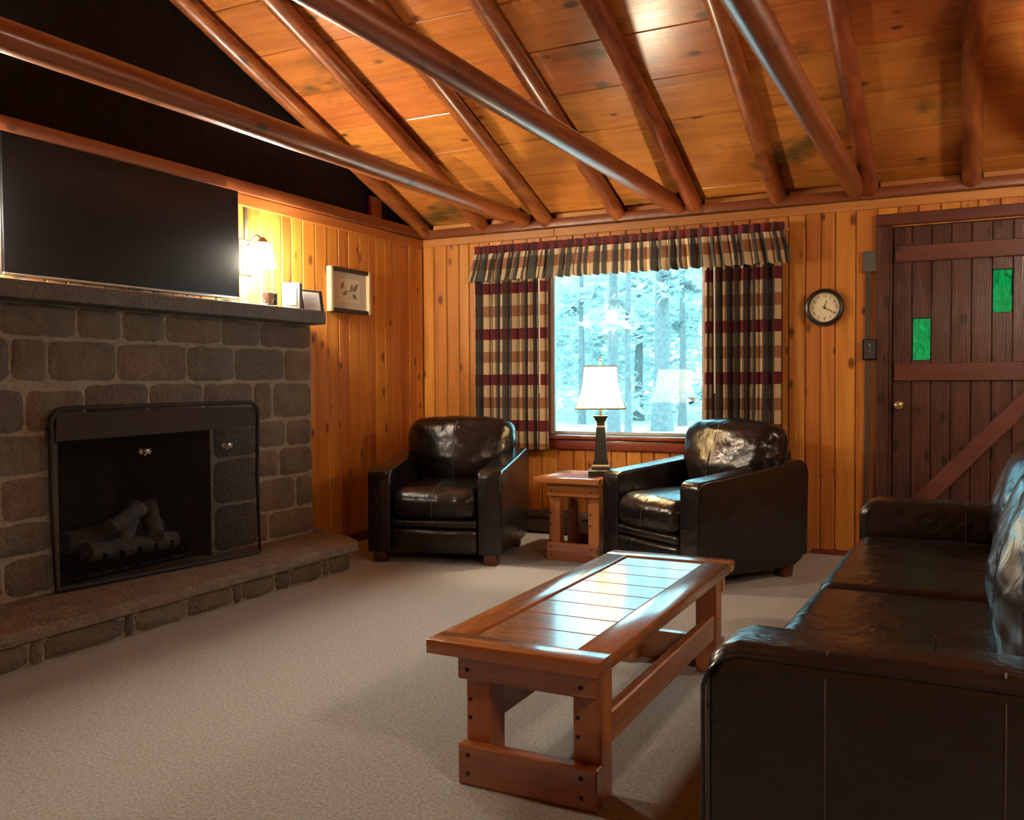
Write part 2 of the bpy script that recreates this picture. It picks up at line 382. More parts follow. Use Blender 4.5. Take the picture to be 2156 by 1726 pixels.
# back wall backing with holes
bm = bmesh.new()
for a in ((XL-.1, WX0, -.08, 2.5), (WX0, WX1, -.08, WZ0), (WX0, WX1, WZ1, 2.5), (WX1, DX0, -.08, 2.5), (DX0, DX1, DZ, 2.5), (DX1, XR+.1, -.08, 2.5)):
    bmbox(bm, a[0], a[1], YB+.02, YB+.12, a[2], a[3])
wall_back = tag(bm_out('wall_back', bm, M_wall, smooth=False), kind='structure')
x = XL
while x < XR:
    w = rnd.uniform(.088, .132); a, b = x+.002, min(x+w, XR)-.002; x += w
    spans = [(0, 2.30)]
    if b > WX0-.04 and a < WX1+.04:
        if a < WX0-.04: spans = [(0, 2.30)]
        elif b > WX1+.04: spans = [(0, 2.30)]
        else: spans = [(0, WZ0-.03), (WZ1+.02, 2.30)]
    if b > DX0-.02 and a < DX1+.02: spans = [(DZ+.02, 2.30)] if (a >= DX0-.08 and b <= DX1+.08) else spans
    d = rnd.uniform(0, .003)
    for z0, z1 in spans:
        if b > WX0 and a < WX1 and z0 == 0 and z1 > 2:
            b2 = WX0-.005 if a < WX0 else b; a2 = a if a < WX0 else WX1+.005
        else: a2, b2 = a, b
        if b2 > DX0 and a2 < DX1 and z0 == 0: 
            if a2 < DX0: b2 = DX0-.005
            else: a2 = DX1+.005
        if b2-a2 > .01: box('board', a2, b2, YB+.0-d, YB+.02, z0, z1, M_wall, wall_back, bev=.006)
# left wall: gable + boards
poly = [(YF-.1, -.08), (YB+.1, -.08), (YB+.1, zc(YB)+.02), (RIDGE, zc(RIDGE)+.02), (YF-.1, zc(YF-.1)+.02)]
bm = bmesh.new()
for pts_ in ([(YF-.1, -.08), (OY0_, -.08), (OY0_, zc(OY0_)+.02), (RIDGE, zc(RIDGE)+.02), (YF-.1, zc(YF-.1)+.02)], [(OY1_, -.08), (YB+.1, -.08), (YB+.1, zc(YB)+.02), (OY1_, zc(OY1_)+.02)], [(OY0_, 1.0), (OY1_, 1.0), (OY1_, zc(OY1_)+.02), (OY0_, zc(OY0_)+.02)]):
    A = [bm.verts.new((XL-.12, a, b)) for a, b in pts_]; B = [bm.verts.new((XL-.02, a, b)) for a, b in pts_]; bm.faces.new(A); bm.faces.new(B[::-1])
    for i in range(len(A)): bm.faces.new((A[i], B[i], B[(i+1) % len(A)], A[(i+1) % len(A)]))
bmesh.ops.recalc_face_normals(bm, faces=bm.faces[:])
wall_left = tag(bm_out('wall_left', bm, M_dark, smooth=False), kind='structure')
y = YB
while y > 1.4:
    w = rnd.uniform(.088, .132); a, b = y-w+.002, y-.002; y -= w
    if 2.74 < b and a < 4.06: z0 = 1.2
    else: z0 = 0
    box('board', XL-.02, XL+rnd.uniform(0, .003), a, b, z0, 2.24, M_wall, wall_left, bev=.006)
y = YB
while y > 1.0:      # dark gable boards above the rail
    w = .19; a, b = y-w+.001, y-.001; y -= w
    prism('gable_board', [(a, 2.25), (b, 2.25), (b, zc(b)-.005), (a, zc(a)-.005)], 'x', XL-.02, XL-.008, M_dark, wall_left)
tag(prism('wall_right', [(YF-.1, -.08), (YB+.1, -.08), (YB+.1, zc(YB)+.02), (RIDGE, zc(RIDGE)+.02), (YF-.1, zc(YF-.1)+.02)], 'x', XR, XR+.1, M_wall), kind='structure')
tag(box('wall_front', XL-.1, XR+.1, YF-.1, YF, -.08, zc(YF)+.1, M_wall, bev=0), kind='structure')
# ceiling
bm = bmesh.new()
for y0, y1 in ((YB+.25, RIDGE), (RIDGE, YF-.1)):
    v = [bm.verts.new(p) for p in ((XL-.1, y0, zc(y0)+.03 if y0 < YB else ZE-SL*.25+.03), (XR+.1, y0, zc(y0)+.03 if y0 < YB else ZE-SL*.25+.03), (XR+.1, y1, zc(y1)+.03), (XL-.1, y1, zc(y1)+.03))]
    bm.faces.new(v)
ext = bmesh.ops.extrude_face_region(bm, geom=bm.faces[:])
for g in ext['geom']:
    if isinstance(g, bmesh.types.BMVert): g.co.z += .08
bmesh.ops.recalc_face_normals(bm, faces=bm.faces[:])
ceiling = tag(bm_out('ceiling', bm, M_ceil, smooth=False), kind='structure')
ys = [YB+.06, 5.93]
while ys[-1] > RIDGE: ys.append(ys[-1]-.357)
for i in range(len(ys)-1):
    y0, y1 = ys[i]-.002, ys[i+1]+.002
    off = rnd.uniform(-.0, .003)
    for x0, x1 in ((XL, XR),):
        bm = bmesh.new()
        V = []
        for xx in (x0+.001, x1-.001):
            for yy, dz in ((y0, 0), (y1, 0), (y1, .028), (y0, .028)):
                V.append(bm.verts.new((xx, yy, ZE+SL*(YB-yy)+dz-off)))
        for f in ((0, 1, 2, 3), (7, 6, 5, 4), (0, 4, 5, 1), (1, 5, 6, 2), (2, 6, 7, 3), (3, 7, 4, 0)): bm.faces.new([V[k] for k in f])
        bmesh.ops.recalc_face_normals(bm, faces=bm.faces[:])
        bmesh.ops.bevel(bm, geom=bm.edges[:], offset=.004, segments=1, affect='EDGES')
        bm_out('plank', bm, M_ceil, ceiling, smooth=False)
# rafters (round poles) and tie beams
def log(name, p0, p1, r0, r1, seed, bow=.012, n=22):
    p0, p1 = Vector(p0), Vector(p1); pts, rr = [], []
    for i in range(n+1):
        t = i/n; p = p0.lerp(p1, t)
        p += Vector((mnoise.noise((t*2.2, seed, 0)), 0, mnoise.noise((t*2.2, seed, 9))*.5))*bow
        pts.append(p); rr.append(r0+(r1-r0)*t + mnoise.noise((t*9, seed, 4))*.003)
    V, Fc = tube_vf(pts, rr, 16); return mesh(name, V, Fc, M_log, ceiling, ang=50)
RX = [-3.81, -3.30, -2.765, -2.215, -1.666, -1.11, -.566, 0.0, .56, 1.08]
for i, rx in enumerate(RX):
    y0 = 6.06; y1 = RIDGE; r = .054
    log('rafter', (rx, y0, ZE+SL*(YB-y0)-r*1.066), (rx+rnd.uniform(-.02, .02), y1, ZE+SL*(YB-y1)-r*1.066), r, r, i*3.3)
for i, bx in enumerate((-2.95, -1.80, -.65, .55)):
    log('tie_beam', (bx, 6.05, 2.315), (bx, -1.6, 2.315), .060, .056, 50+i*7.7, .02, 40)
# rails and friezes
rail = tag(box('trim_1', XL, XR, YB-.075, YB, 2.245, 2.305, M_rail, bev=.006, seg=2), kind='structure')
tag(box('trim_2', XL, -2.72, YB-.022, YB-.002, 2.185, 2.244, M_frieze, bev=.004), kind='structure')
tag(box('trim_3', -2.718, XR, YB-.022, YB-.002, 2.185, 2.244, M_frieze, bev=.004), kind='structure')
for i in range(len(RX)-1):
    box('frieze_block', RX[i]+.06, RX[i+1]-.06, YB-.03, YB, 2.306, 2.345, M_frieze, rail, bev=.003)
tag(box('trim_4', XL, XL+.055, 1.0, YB-.076, 2.245, 2.315, M_railY, bev=.006, seg=2), kind='structure')
tag(box('trim_5', XL, XL+.022, 1.0, YB-.024, 2.175, 2.244, wood('side_frieze', (.26, .085, .018), (.40, .14, .028), (.50, .2, .045), 'y', .38, (.13, .04, .01), .3, .1), bev=.004), kind='structure')
tag(box('trim_6', XL-.006, XL+.03, 5.36, 5.49, 2.316, zc(5.49)-.09, M_railY, bev=.004), kind='structure')
tag(box('baseboard_back', -.90, DX0-.10, YB-.012, YB, 0, .035, M_rail, bev=.003), kind='structure')
tag(box('baseboard_left', XL, XL+.015, 4.75, YB-.02, 0, .07, M_railY, bev=.003), kind='structure')

# ------------------------------------------------------------------ window
win = tag(box('window_1', WX0-.055, WX1+.055, YB-.028, YB, WZ1, WZ1+.07, M_casing, bev=.004), kind='structure')
for a, b in ((WX0-.055, WX0), (WX1, WX1+.055)): box('casing', a, b, YB-.028, YB, WZ0, WZ1-.001, M_casing, win, bev=.004)
for a, b, c, d in ((WX0, WX0+.012, WZ0, WZ1), (WX1-.012, WX1, WZ0, WZ1), (WX0, WX1, WZ1-.012, WZ1)): box('jamb', a, b, YB, YB+.12, c, d, M_casing, win, bev=0)
box('sill', WX0-.09, WX1+.09, YB-.06, YB+.12, WZ0-.03, WZ0, M_casing, win, bev=.006, seg=2)
box('apron', WX0-.06, WX1+.06, YB-.03, YB, WZ0-.105, WZ0-.031, M_casing, win, bev=.006, seg=2)
for a, b, c, d in ((WX0+.012, WX0+.045, WZ0, WZ1-.012), (WX1-.045, WX1-.012, WZ0, WZ1-.012), (WX0+.045, WX1-.045, WZ0, WZ0+.022), (WX0+.045, WX1-.045, WZ1-.045, WZ1-.012)):
    box('sash_rail', a, b, YB+.05, YB+.085, c, d, M_sash, win, bev=.004)
box('pane', WX0+.044, WX1-.044, YB+.066, YB+.070, WZ0+.02, WZ1-.04, M_pane, win, bev=0)

# ------------------------------------------------------------------ door
door = tag(box('door_1', DX0-.078, DX1+.078, YB-.03, YB+.005, DZ+.005, DZ+.075, M_doorX, bev=.005), kind='structure')
for a, b in ((DX0-.078, DX0-.002), (DX1+.002, DX1+.078)): box('jamb_casing', a, b, YB-.03, YB+.005, 0, DZ+.004, M_door, door, bev=.005)
for a, b in ((DX0-.002, DX0+.015), (DX1-.015, DX1+.002)): box('stop', a, b, YB-.005, YB+.08, 0, DZ, M_door, door, bev=.002)
px0, np_ = DX0+.018, 8
pw = (DX1-DX0-.036)/np_
G1 = (at_y(1910, 758, YB+.02), at_y(1951, 670, YB+.02)); G2 = (at_y(2080, 658, YB+.02), at_y(2122, 566, YB+.02))
for i in range(np_):
    a, b = px0+i*pw+.0015, px0+(i+1)*pw-.0015
    cuts = [(.01, DZ-.008)]
    for g0, g1 in (G1, G2):
        if a < (g0.x+g1.x)/2 < b: g0.x, g1.x = a+.004, b-.004; cuts = [(.01, g0.z), (g1.z, DZ-.008)]
    for c, d in cuts: box('plank', a, b, YB+.012+rnd.uniform(0, .004), YB+.05, c, d, M_door, door, bev=.004)
for g0, g1 in (G1, G2):
    box('stained_glass_pane', g0.x-.006, g1.x+.006, YB+.034, YB+.038, g0.z-.004, g1.z+.004, M_green, door, bev=0)
bm = bmesh.new()
zs = [.0, G1[0].z, G1[1].z, G2[0].z, G2[1].z, DZ+.005]; zs = sorted(zs)
for i in range(5):
    zm = (zs[i]+zs[i+1])/2; xs_ = [DX0-.004]
    for g0, g1 in (G1, G2):
        if g0.z < zm < g1.z: xs_ += [g0.x, g1.x]
    xs_.append(DX1+.004)
    for a, b in zip(xs_[::2], xs_[1::2]): bmbox(bm, a, b, YB+.051, YB+.062, zs[i], zs[i+1])
bm_out('door_core', bm, M_door, door, smooth=False)
DBX0, DBX1 = DX0+.03, DX1-.03
for z0, z1 in ((1.845, 1.945), (1.115, 1.225), (.16, .27)): box('batten', DBX0, DBX1, YB-.012, YB+.012, z0, z1, M_doorX, door, bev=.004)
p, q = Vector((DBX1-.06, 0, 1.11)), Vector((DBX0+.10, 0, .275)); n = Vector((-(q-p).z, 0, (q-p).x)).normalized()*.05
prism('brace', [((p+n).x+.06, 1.113), ((p-n).x, 1.113), ((q-n).x-.06, .273), ((q+n).x, .273)], 'y', YB-.012, YB+.012, M_doorX, door, bev=.004, seg=1)
kp = at_y(1892, 853, YB-.06)
lathe('knob', [(.0, 0), (.026, 0), (.026, .006), (.011, .012), (.011, .035), (.024, .044), (.030, .058), (.026, .072), (.012, .079), (0, .08)], (kp.x, YB+.012, kp.z), M_brass, door, axis='y', ang=50)
for i in range(7):
    for z in (1.135, 1.205): lathe('nail', [(.0045, 0), (.004, .002), (0, .003)], (px0+(i+.5)*pw, YB-.012, z), M_bolt, door, seg=6, axis='y')

# ------------------------------------------------------------------ fireplace
FX = -3.74
fp = empty('fireplace', (FX, 3.2, 0)); tag(fp, 'brown sandstone block fireplace with dark mantel shelf and raised hearth', 'fireplace')
OY0, OY1, OZ1 = 2.76, 3.70, .96
FY1 = 4.565; FY0 = 1.75
bm = bmesh.new()
for a in ((FY0, OY0, 0, 1.49), (OY1, FY1, 0, 1.49), (OY0, OY1, OZ1, 1.49)): bmbox(bm, XL+.006, FX-.016, a[0], a[1], a[2], a[3])
bm_out('mortar_core', bm, M_mortar, fp, smooth=False)
def stone(y0, y1, z0, z1, x=FX, name='stone', parent=fp, depth=.05):
    g = .006; y0 += g; y1 -= g; z0 += g; z1 -= g; sd = rnd.random()*99
    nu, nv = 7, 5; V = []; jit = lambda a, b: mnoise.noise((a*5+sd, b*5, sd))
    for i in range(nu+1):
        for j in range(nv+1):
            u, v = i/nu, j/nv
            e = min(1, min(u, 1-u)*(y1-y0)/.022)*min(1, min(v, 1-v)*(z1-z0)/.022)
            yy = y0+(y1-y0)*u; zz = z0+(z1-z0)*v
            yy += jit(u, v)*.010*(1 if i in (0, nu) else .3); zz += jit(v+3, u)*.010*(1 if j in (0, nv) else .3)
            ru = abs(u-.5)*2; rv = abs(v-.5)*2
            if ru > .8 and rv > .8: yy += (.5-u)*.02; zz += (.5-v)*.02
            V.append((x-.014+(.014+.010*jit(u*2, v*2+7))*e**.6, yy, zz))
    Fc = [((i*(nv+1)+j), (i+1)*(nv+1)+j, (i+1)*(nv+1)+j+1, i*(nv+1)+j+1) for i in range(nu) for j in range(nv)]
    ring = [i*(nv+1) for i in range(nu+1)]+[nu*(nv+1)+j for j in range(1, nv+1)]+[i*(nv+1)+nv for i in range(nu-1, -1, -1)]+[j for j in range(nv-1, 0, -1)]
    b0 = len(V)
    for k in ring: V.append((x-depth, V[k][1], V[k][2]))
    for k in range(len(ring)): Fc.append((ring[(k+1) % len(ring)], ring[k], b0+k, b0+(k+1) % len(ring)))
    return mesh(name, V, Fc, M_stone, parent, ang=40)
ROWS = [(1.337, 1.488, [FY0, 2.12, 2.487, 2.874, 3.126, 3.399, 3.793, 4.104, FY1]),
        (1.135, 1.331, [FY0, 2.05, 2.30, 2.538, 2.718, 3.093, 3.541, 3.891, 4.311, FY1])]
for z0, z1, J in ROWS:
    for a, b in zip(J, J[1:]): stone(a, b, z0, z1)
for a, b, z0, z1 in ((FY0, 2.15, .905, 1.128), (2.15, 2.60, .905, 1.105), (2.605, 2.905, .905, 1.10), (2.91, 3.283, .97, 1.128), (3.29, 3.65, .97, 1.128), (3.656, 4.04, .97, 1.128), (4.045, 4.20, .905, 1.128), (4.207, FY1, .91, 1.128),
                     (3.72, 4.065, .70, .96), (3.72, 4.065, .44, .695), (3.72, 4.065, .175, .435), (4.07, 4.32, .735, .90), (4.325, FY1, .735, .90), (4.07, 4.25, .558, .728), (4.257, FY1, .552, .728), (4.07, 4.40, .352, .55), (4.405, FY1, .352, .545), (4.07, 4.15, .175, .345), (4.155, FY1, .175, .345),
                     (2.10, 2.72, .718, .90), (2.48, 2.725, .518, .71), (2.0, 2.475, .518, .71), (2.2, 2.735, .36, .51), (2.485, 2.735, .18, .352), (2.1, 2.48, .18, .352),
                     (FY0, 2.095, .718, .90), (FY0, 1.995, .518, .71), (FY0, 2.195, .36, .51), (FY0, 2.095, .18, .352)):
    stone(a, b, z0, z1)
# mantel, with a rounded front corner
mp = [(FX-.12, FY0-.05), (FX+.16, FY0-.05), (FX+.16, FY1-.075), (FX+.150, FY1-.05), (FX+.125, FY1-.035), (FX-.12, FY1+.02)]
prism('mantel', mp, 'z', 1.49, 1.570, M_mantel, fp, bev=.006, seg=2)
# hearth
hp = [(FX-.10, FY0-.05), (-3.275, FY0-.05), (-3.275, 4.40), (-3.30, 4.432), (-3.45, 4.54), (FX-.10, 4.69)]
prism('hearth_slab', hp, 'z', .112, .168, M_slab, fp, bev=.008, seg=2)
prism('hearth_core', [(FX-.02, FY0-.04), (-3.318, FY0-.04), (-3.318, 4.37), (-3.47, 4.48), (FX-.02, 4.63)], 'z', 0, .111, M_mortar, fp)
HJ = [FY0, 1.98, 2.29, 2.355, 2.74, 2.80, 3.10, 3.40, 3.465, 3.71, 3.84, 4.11, 4.165, 4.375]
for a, b in zip(HJ, HJ[1:]):
    o = stone(a, b, .004, .106, x=-3.300, name='hearth_stone')
# firebox
bm = bmesh.new()
for f in (((FX-.02, OY0, .160), (FX-.02, OY1, .160), (FX-.55, OY1-.2, .160), (FX-.55, OY0+.2, .160)), ((FX-.55, OY0+.2, .160), (FX-.55, OY1-.2, .160), (FX-.55, OY1-.2, 1.0), (FX-.55, OY0+.2, 1.0)),
          ((FX-.02, OY0, .160), (FX-.55, OY0+.2, .160), (FX-.55, OY0+.2, 1.0), (FX-.02, OY0, 1.0)), ((FX-.02, OY1, .160), (FX-.02, OY1, 1.0), (FX-.55, OY1-.2, 1.0), (FX-.55, OY1-.2, .160)),
          ((FX-.02, OY0, 1.0), (FX-.55, OY0+.2, 1.0), (FX-.55, OY1-.2, 1.0), (FX-.02, OY1, 1.0))):
    bm.faces.new([bm.verts.new(p) for p in f])
bmesh.ops.remove_doubles(bm, verts=bm.verts[:], dist=1e-4)
bm_out('firebox', bm, M_soot, fp, smooth=False)
lg = empty('gas_log_set', (FX-.2, 3.35, .168)); tag(lg, 'grey ceramic gas logs stacked on a grate behind the spark screen', 'gas logs')
for i, (p0, p1, r) in enumerate((((FX-.12, 2.98, .30), (FX-.16, 3.56, .27), .05), ((FX-.25, 2.95, .34), (FX-.27, 3.55, .33), .06), ((FX-.10, 3.15, .26), (FX-.28, 3.42, .47), .045), ((FX-.09, 3.38, .32), (FX-.27, 3.50, .46), .042), ((FX-.10, 3.1, .40), (FX-.22, 3.40, .46), .04))):
    pts = [Vector(p0).lerp(Vector(p1), t/8) + Vector((0, 0, mnoise.noise((t*.6, i*4., 1))*.015)) for t in range(9)]
    tube('gas_log', pts, [r*(1+mnoise.noise((t, i*3., 7))*.25) for t in range(9)], M_logash, lg, seg=10)
for k in range(7): 
    yy = 2.93+k*.105; tube('grate_bar', [(FX-.34, yy, .20), (FX-.06, yy, .20), (FX-.05, yy, .29)], .010, M_black, lg, seg=6)
for xx in (FX-.08, FX-.30): tube('grate_rail', [(xx, 2.88, .19), (xx, 3.60, .19)], .012, M_black, lg, seg=6)
# spark screen
SA, SB = Vector((-3.705, 2.69, .169)), Vector((-3.545, 3.85, .169))
scr = empty('fireplace_screen', ((SA+SB)/2)); tag(scr, 'dark mesh fireplace screen with two leaf-shaped handles in front of the firebox', 'fire screen')
sdir = (SB-SA).normalized(); snrm = Vector((sdir.y, -sdir.x, 0)); SW = (SB-SA).length; SH = .845
def sp3(u, v, o=0): return SA + sdir*u + Vector((0, 0, v)) + snrm*o
pts = [sp3(0.0, .012)]
def arc(cu, cv, r, a0, a1, n=6): return [sp3(cu+r*math.cos(a0+(a1-a0)*i/n), cv+r*math.sin(a0+(a1-a0)*i/n)) for i in range(n+1)]
outline = [sp3(.01, .012), sp3(.0, .4)] + arc(.07, SH-.07, .07, math.pi, math.pi/2) + arc(SW-.06, SH-.055, .06, math.pi/2, 0) + [sp3(SW-.01, .45), sp3(SW, .012)]
tube('frame', outline, .012, M_iron, scr, seg=8, closed=True)
prism_pts = [sp3(.0, .0)]
V = [sp3(.02, SH-.15, .004), sp3(SW-.02, SH-.13, .004), sp3(SW-.02, SH-.02, .004), sp3(.03, SH-.02, .004)]
Vb = [v-snrm*.008 for v in V]
mesh('top_band', V+Vb, [(0, 1, 2, 3), (7, 6, 5, 4), (0, 4, 5, 1), (1, 5, 6, 2), (2, 6, 7, 3), (3, 7, 4, 0)], plain('brown_band', (.026, .015, .013), .85), scr, smooth=False)
V, Fc = [], []
for i in range(61):
    for j in range(9):
        V.append(sp3(.012+(SW-.024)*i/60, .015+(SH-.15)*j/8, .0035*math.sin(i*1.35)))
for i in range(60):
    for j in range(8): Fc.append((i*9+j, (i+1)*9+j, (i+1)*9+j+1, i*9+j+1))
mesh('mesh_curtain', V, Fc, M_mesh, scr)
for u, zz in ((.55, .665), (.95, .67)):
    hp_ = at_x(307 if u < .7 else 463, 950 if u < .7 else 936, -3.62); uu = (hp_-SA).dot(sdir)
    h = lathe('handle', [(0, 0), (.007, 0), (.007, .014), (.014, .018), (.010, .026), (0, .028)], sp3(uu, hp_.z-.169, .004), M_nickel, scr, seg=10, axis='x')
    for k, an in enumerate((0, 35, 145, 180, 215, 270, 325)):
        a = math.radians(an); c = sp3(uu+.024*math.cos(a), hp_.z-.169+.014*math.sin(a), .016)
        V = [c+sdir*(.018*math.cos(a))+Vector((0, 0, .010*math.sin(a))), c-sdir*.007*math.sin(a)+Vector((0, 0, .006*math.cos(a)))+snrm*.004, c-sdir*(.014*math.cos(a))-Vector((0, 0, .008*math.sin(a))), c+sdir*.007*math.sin(a)-Vector((0, 0, .006*math.cos(a)))+snrm*.004, c-snrm*.004]
        mesh('leaf', V, [(0, 1, 2, 3), (1, 0, 4), (2, 1, 4), (3, 2, 4), (0, 3, 4)], M_nickel, h, smooth=False)

# ------------------------------------------------------------------ television on the mantel
tv = empty('television', (-3.755, 3.23, 1.57)); tag(tv, 'large black flat television standing on the stone mantel', 'television')
TY0, TY1, TZ0, TZ1 = 2.515, 3.955, 1.605, 2.232
box('housing', -3.795, -3.765, TY0, TY1, TZ0, TZ1, M_tvb, tv, bev=.005, seg=2)
box('screen', -3.766, -3.758, TY0+.008, TY1-.008, TZ0+.014, TZ1-.008, M_tv, tv, bev=.002)
box('bottom_strip', -3.767, -3.755, TY0+.004, TY1-.004, TZ0, TZ0+.011, M_tvs, tv, bev=.002)
box('sensor', -3.767, -3.752, 3.18, 3.26, TZ0-.008, TZ0+.002, M_tvb, tv, bev=.002)
for yy in (2.60, 3.85):
    prism('foot', [(-3.78-.02, 1.6), (-3.78+.02, 1.6), (-3.64, 1.571), (-3.66, 1.5705), (-3.78, 1.585), (-3.83, 1.5705), (-3.838, 1.571)], 'y', yy-.012, yy+.012, M_tvb, tv)

# ------------------------------------------------------------------ wall sconces
def sconce(y, label, x=XL, sgn=1, z=1.88, power=True, group=None):
    s = empty('wall_sconce', (x, y, z)); tag(s, label, 'wall lamp', group)
    X = lambda d: x + sgn*d
    def bx(n, d0, d1, a, b, c, e, m, bev=.003):
        return box(n, min(X(d0), X(d1)), max(X(d0), X(d1)), a, b, c, e, m, s, bev=bev)
    bx('back_plate', .004, .016, y-.060, y+.060, z-.11, z+.10, M_nickel, .005)
    bx('inner_plate', .016, .024, y-.045, y+.045, z-.09, z+.08, M_brass, .004)
    bx('raceway', .003, .014, y-.012, y+.012, z+.101, 2.172, M_plate)
    ang = [i/10 for i in range(11)]
    tube('arm', [(X(.024+.0), y, z+.045)]+[(X(.024+.10*t), y+.01*t, z+.045+.075*math.sin(t*math.pi*.80)) for t in ang[1:]], .008, M_nickel, s, seg=10)
    cx, cz = X(.125), z+.075; M_bulb_ = M_bulb if sgn > 0 else M_bulbR
    cy = y+.012
    lathe('shade_cap', [(0, .035), (.012, .034), (.022, .022), (.034, .0), (.030, -.002), (0, .01)], (cx, cy, cz), M_nickel, s, seg=20)
    sh = lathe('glass_shade', [(.030, .0), (.046, -.018), (.060, -.055), (.068, -.10), (.080, -.145), (.077, -.146), (.064, -.10), (.056, -.055), (.042, -.02), (.028, -.004)], (cx, cy, cz), M_bulb_, s, seg=28, ang=60)
    lathe('bulb', [(0, -.115), (.014, -.11), (.024, -.09), (.022, -.07), (.012, -.045), (.012, -.01), (0, -.01)], (cx, cy, cz), M_bulb_, s, seg=14)
    return s
sconce(4.115, 'lit brass wall lamp with frosted bell shade right of the television')
sconce(2.30, 'lit brass wall lamp with frosted bell shade left of the television')
sconce(1.1, 'lit brass wall lamp on the right wall toward the front of the room', XR, -1, 1.95)
sconce(4.6, 'lit brass wall lamp on the right wall between the sofa and the door', XR, -1, 2.0)

# ------------------------------------------------------------------ things on the mantel
MT = 1.5705
dv = empty('cable_modem', (-3.66, 4.085, MT)); tag(dv, 'small tan box tangled in white cables under the wall lamp', 'modem')
box('body', -3.69, -3.64, 4.055, 4.105, MT+.012, MT+.085, M_terra, dv, bev=.005, seg=2)
box('side_panel', -3.695, -3.635, 4.106, 4.128, MT+.012, MT+.082, M_dgrey, dv, bev=.003)
for k in range(4):
    pts = [(-3.66+.02*math.cos(t*.7+k), 4.03+k*.022+.035*math.sin(t*.55+k*1.7), MT+.006+.045*abs(math.sin(t*.31+k*.9))*(.4+.3*k)) for t in range(16)]
    tube('cable', pts, .0035, M_white, dv, seg=6)
tube('antenna_wire', [(-3.66, 4.08, MT+.085), (-3.665, 4.085, MT+.11), (-3.665, 4.12, MT+.115), (-3.665, 4.15, MT+.09), (-3.665, 4.155, MT+.0)], .0018, M_black, dv, seg=6)
bxx = empty('white_speaker', (-3.67, 4.29, MT)); tag(bxx, 'grey-white plastic box with recessed front panel on the mantel', 'speaker')
Mr = Matrix.Translation((-3.675, 4.30, MT)) @ Matrix.Rotation(math.radians(-58), 4, 'Z')
box('body', -.035, .030, -.056, .056, .001, .162, M_dgrey, bxx, bev=.008, seg=2, M=Mr)
box('front', .0305, .040, -.053, .053, .004, .158, plain('pale_grey_plastic', (.30, .29, .285), .5), bxx, bev=.004, seg=2, M=Mr)
box('recessed_panel', .0405, .043, -.036, .036, .022, .130, plain('mid_grey_panel', (.16, .155, .15), .5), bxx, bev=.002, M=Mr)
sg = empty('framed_notice', (-3.66, 4.5, MT)); tag(sg, 'small black framed white notice at the right end of the mantel', 'sign')
Mr = Matrix.Translation((-3.665, 4.49, MT)) @ Matrix.Rotation(math.radians(-8), 4, 'Z') @ Matrix.Rotation(math.radians(-9), 4, 'Y')
box('frame', -.010, .004, -.088, .088, .001, .135, M_frame, sg, bev=.003, M=Mr)
pp = box('paper', .0042, .0055, -.078, .058, .004, .122, M_paper, sg, bev=0, M=Mr)
for k, w in enumerate((.05, .09, .07, .09, .08, .04)):
    box('printed_line', .0056, .0060, -.06, -.06+w, .098-k*.015, .1005-k*.015, M_grey, pp, bev=0, M=Mr)

# ------------------------------------------------------------------ picture on the left wall
pic = empty('leaf_picture', (XL, 5.12, 1.76)); tag(pic, 'square black framed leaf print hanging on the pine side wall', 'picture')
PY0, PY1, PZ0, PZ1, PXf = 4.87, 5.33, 1.606, 1.912, XL+.045
for n_, a, b, c, d in (('frame_side', PY0, PY0+.030, PZ0, PZ1), ('frame_side', PY1-.030, PY1, PZ0, PZ1)):
    box(n_, XL+.004, PXf, a, b, c, d, M_gold, pic, bev=.004)
for c, d in ((PZ0, PZ0+.028), (PZ1-.028, PZ1)): box('frame_bar', XL+.004, PXf-.004, PY0+.031, PY1-.031, c, d, M_frame, pic, bev=.004)
box('mat_board', XL+.006, XL+.018, PY0+.03, PY1-.03, PZ0+.027, PZ1-.027, M_mat, pic, bev=0)
box('print', XL+.0185, XL+.0195, PY0+.105, PY1-.105, PZ0+.075, PZ1-.070, M_print, pic, bev=0)
pc, pz_ = (PY0+PY1)/2, (PZ0+PZ1)/2
for dy, dz, an, L in ((-.075, .035, 1.2, .026), (-.045, -.015, .4, .026), (.03, .025, 1.5, .028), (.075, .03, .9, .034), (.065, -.035, -.6, .028), (.0, .0, -.2, .012)):
    V = []
    for k in range(14):
        t = 2*math.pi*k/14; a, b = L*math.cos(t), L*.5*math.sin(t)*(1-.3*math.cos(t))
        V.append((XL+.0202, pc+dy+a*math.cos(an)-b*math.sin(an), pz_+dz+a*math.sin(an)+b*math.cos(an)))
    mesh('leaf_drawing', V, [tuple(range(14))], M_leafink, pic, smooth=False)
for k in range(3): tube('stem_drawing', [(XL+.0203, pc-.01+k*.02, pz_-.06), (XL+.0203, pc-.02+k*.03, pz_-.03), (XL+.0203, pc-.04+k*.045, pz_+.01)], .0012, M_leafink, pic, seg=4)

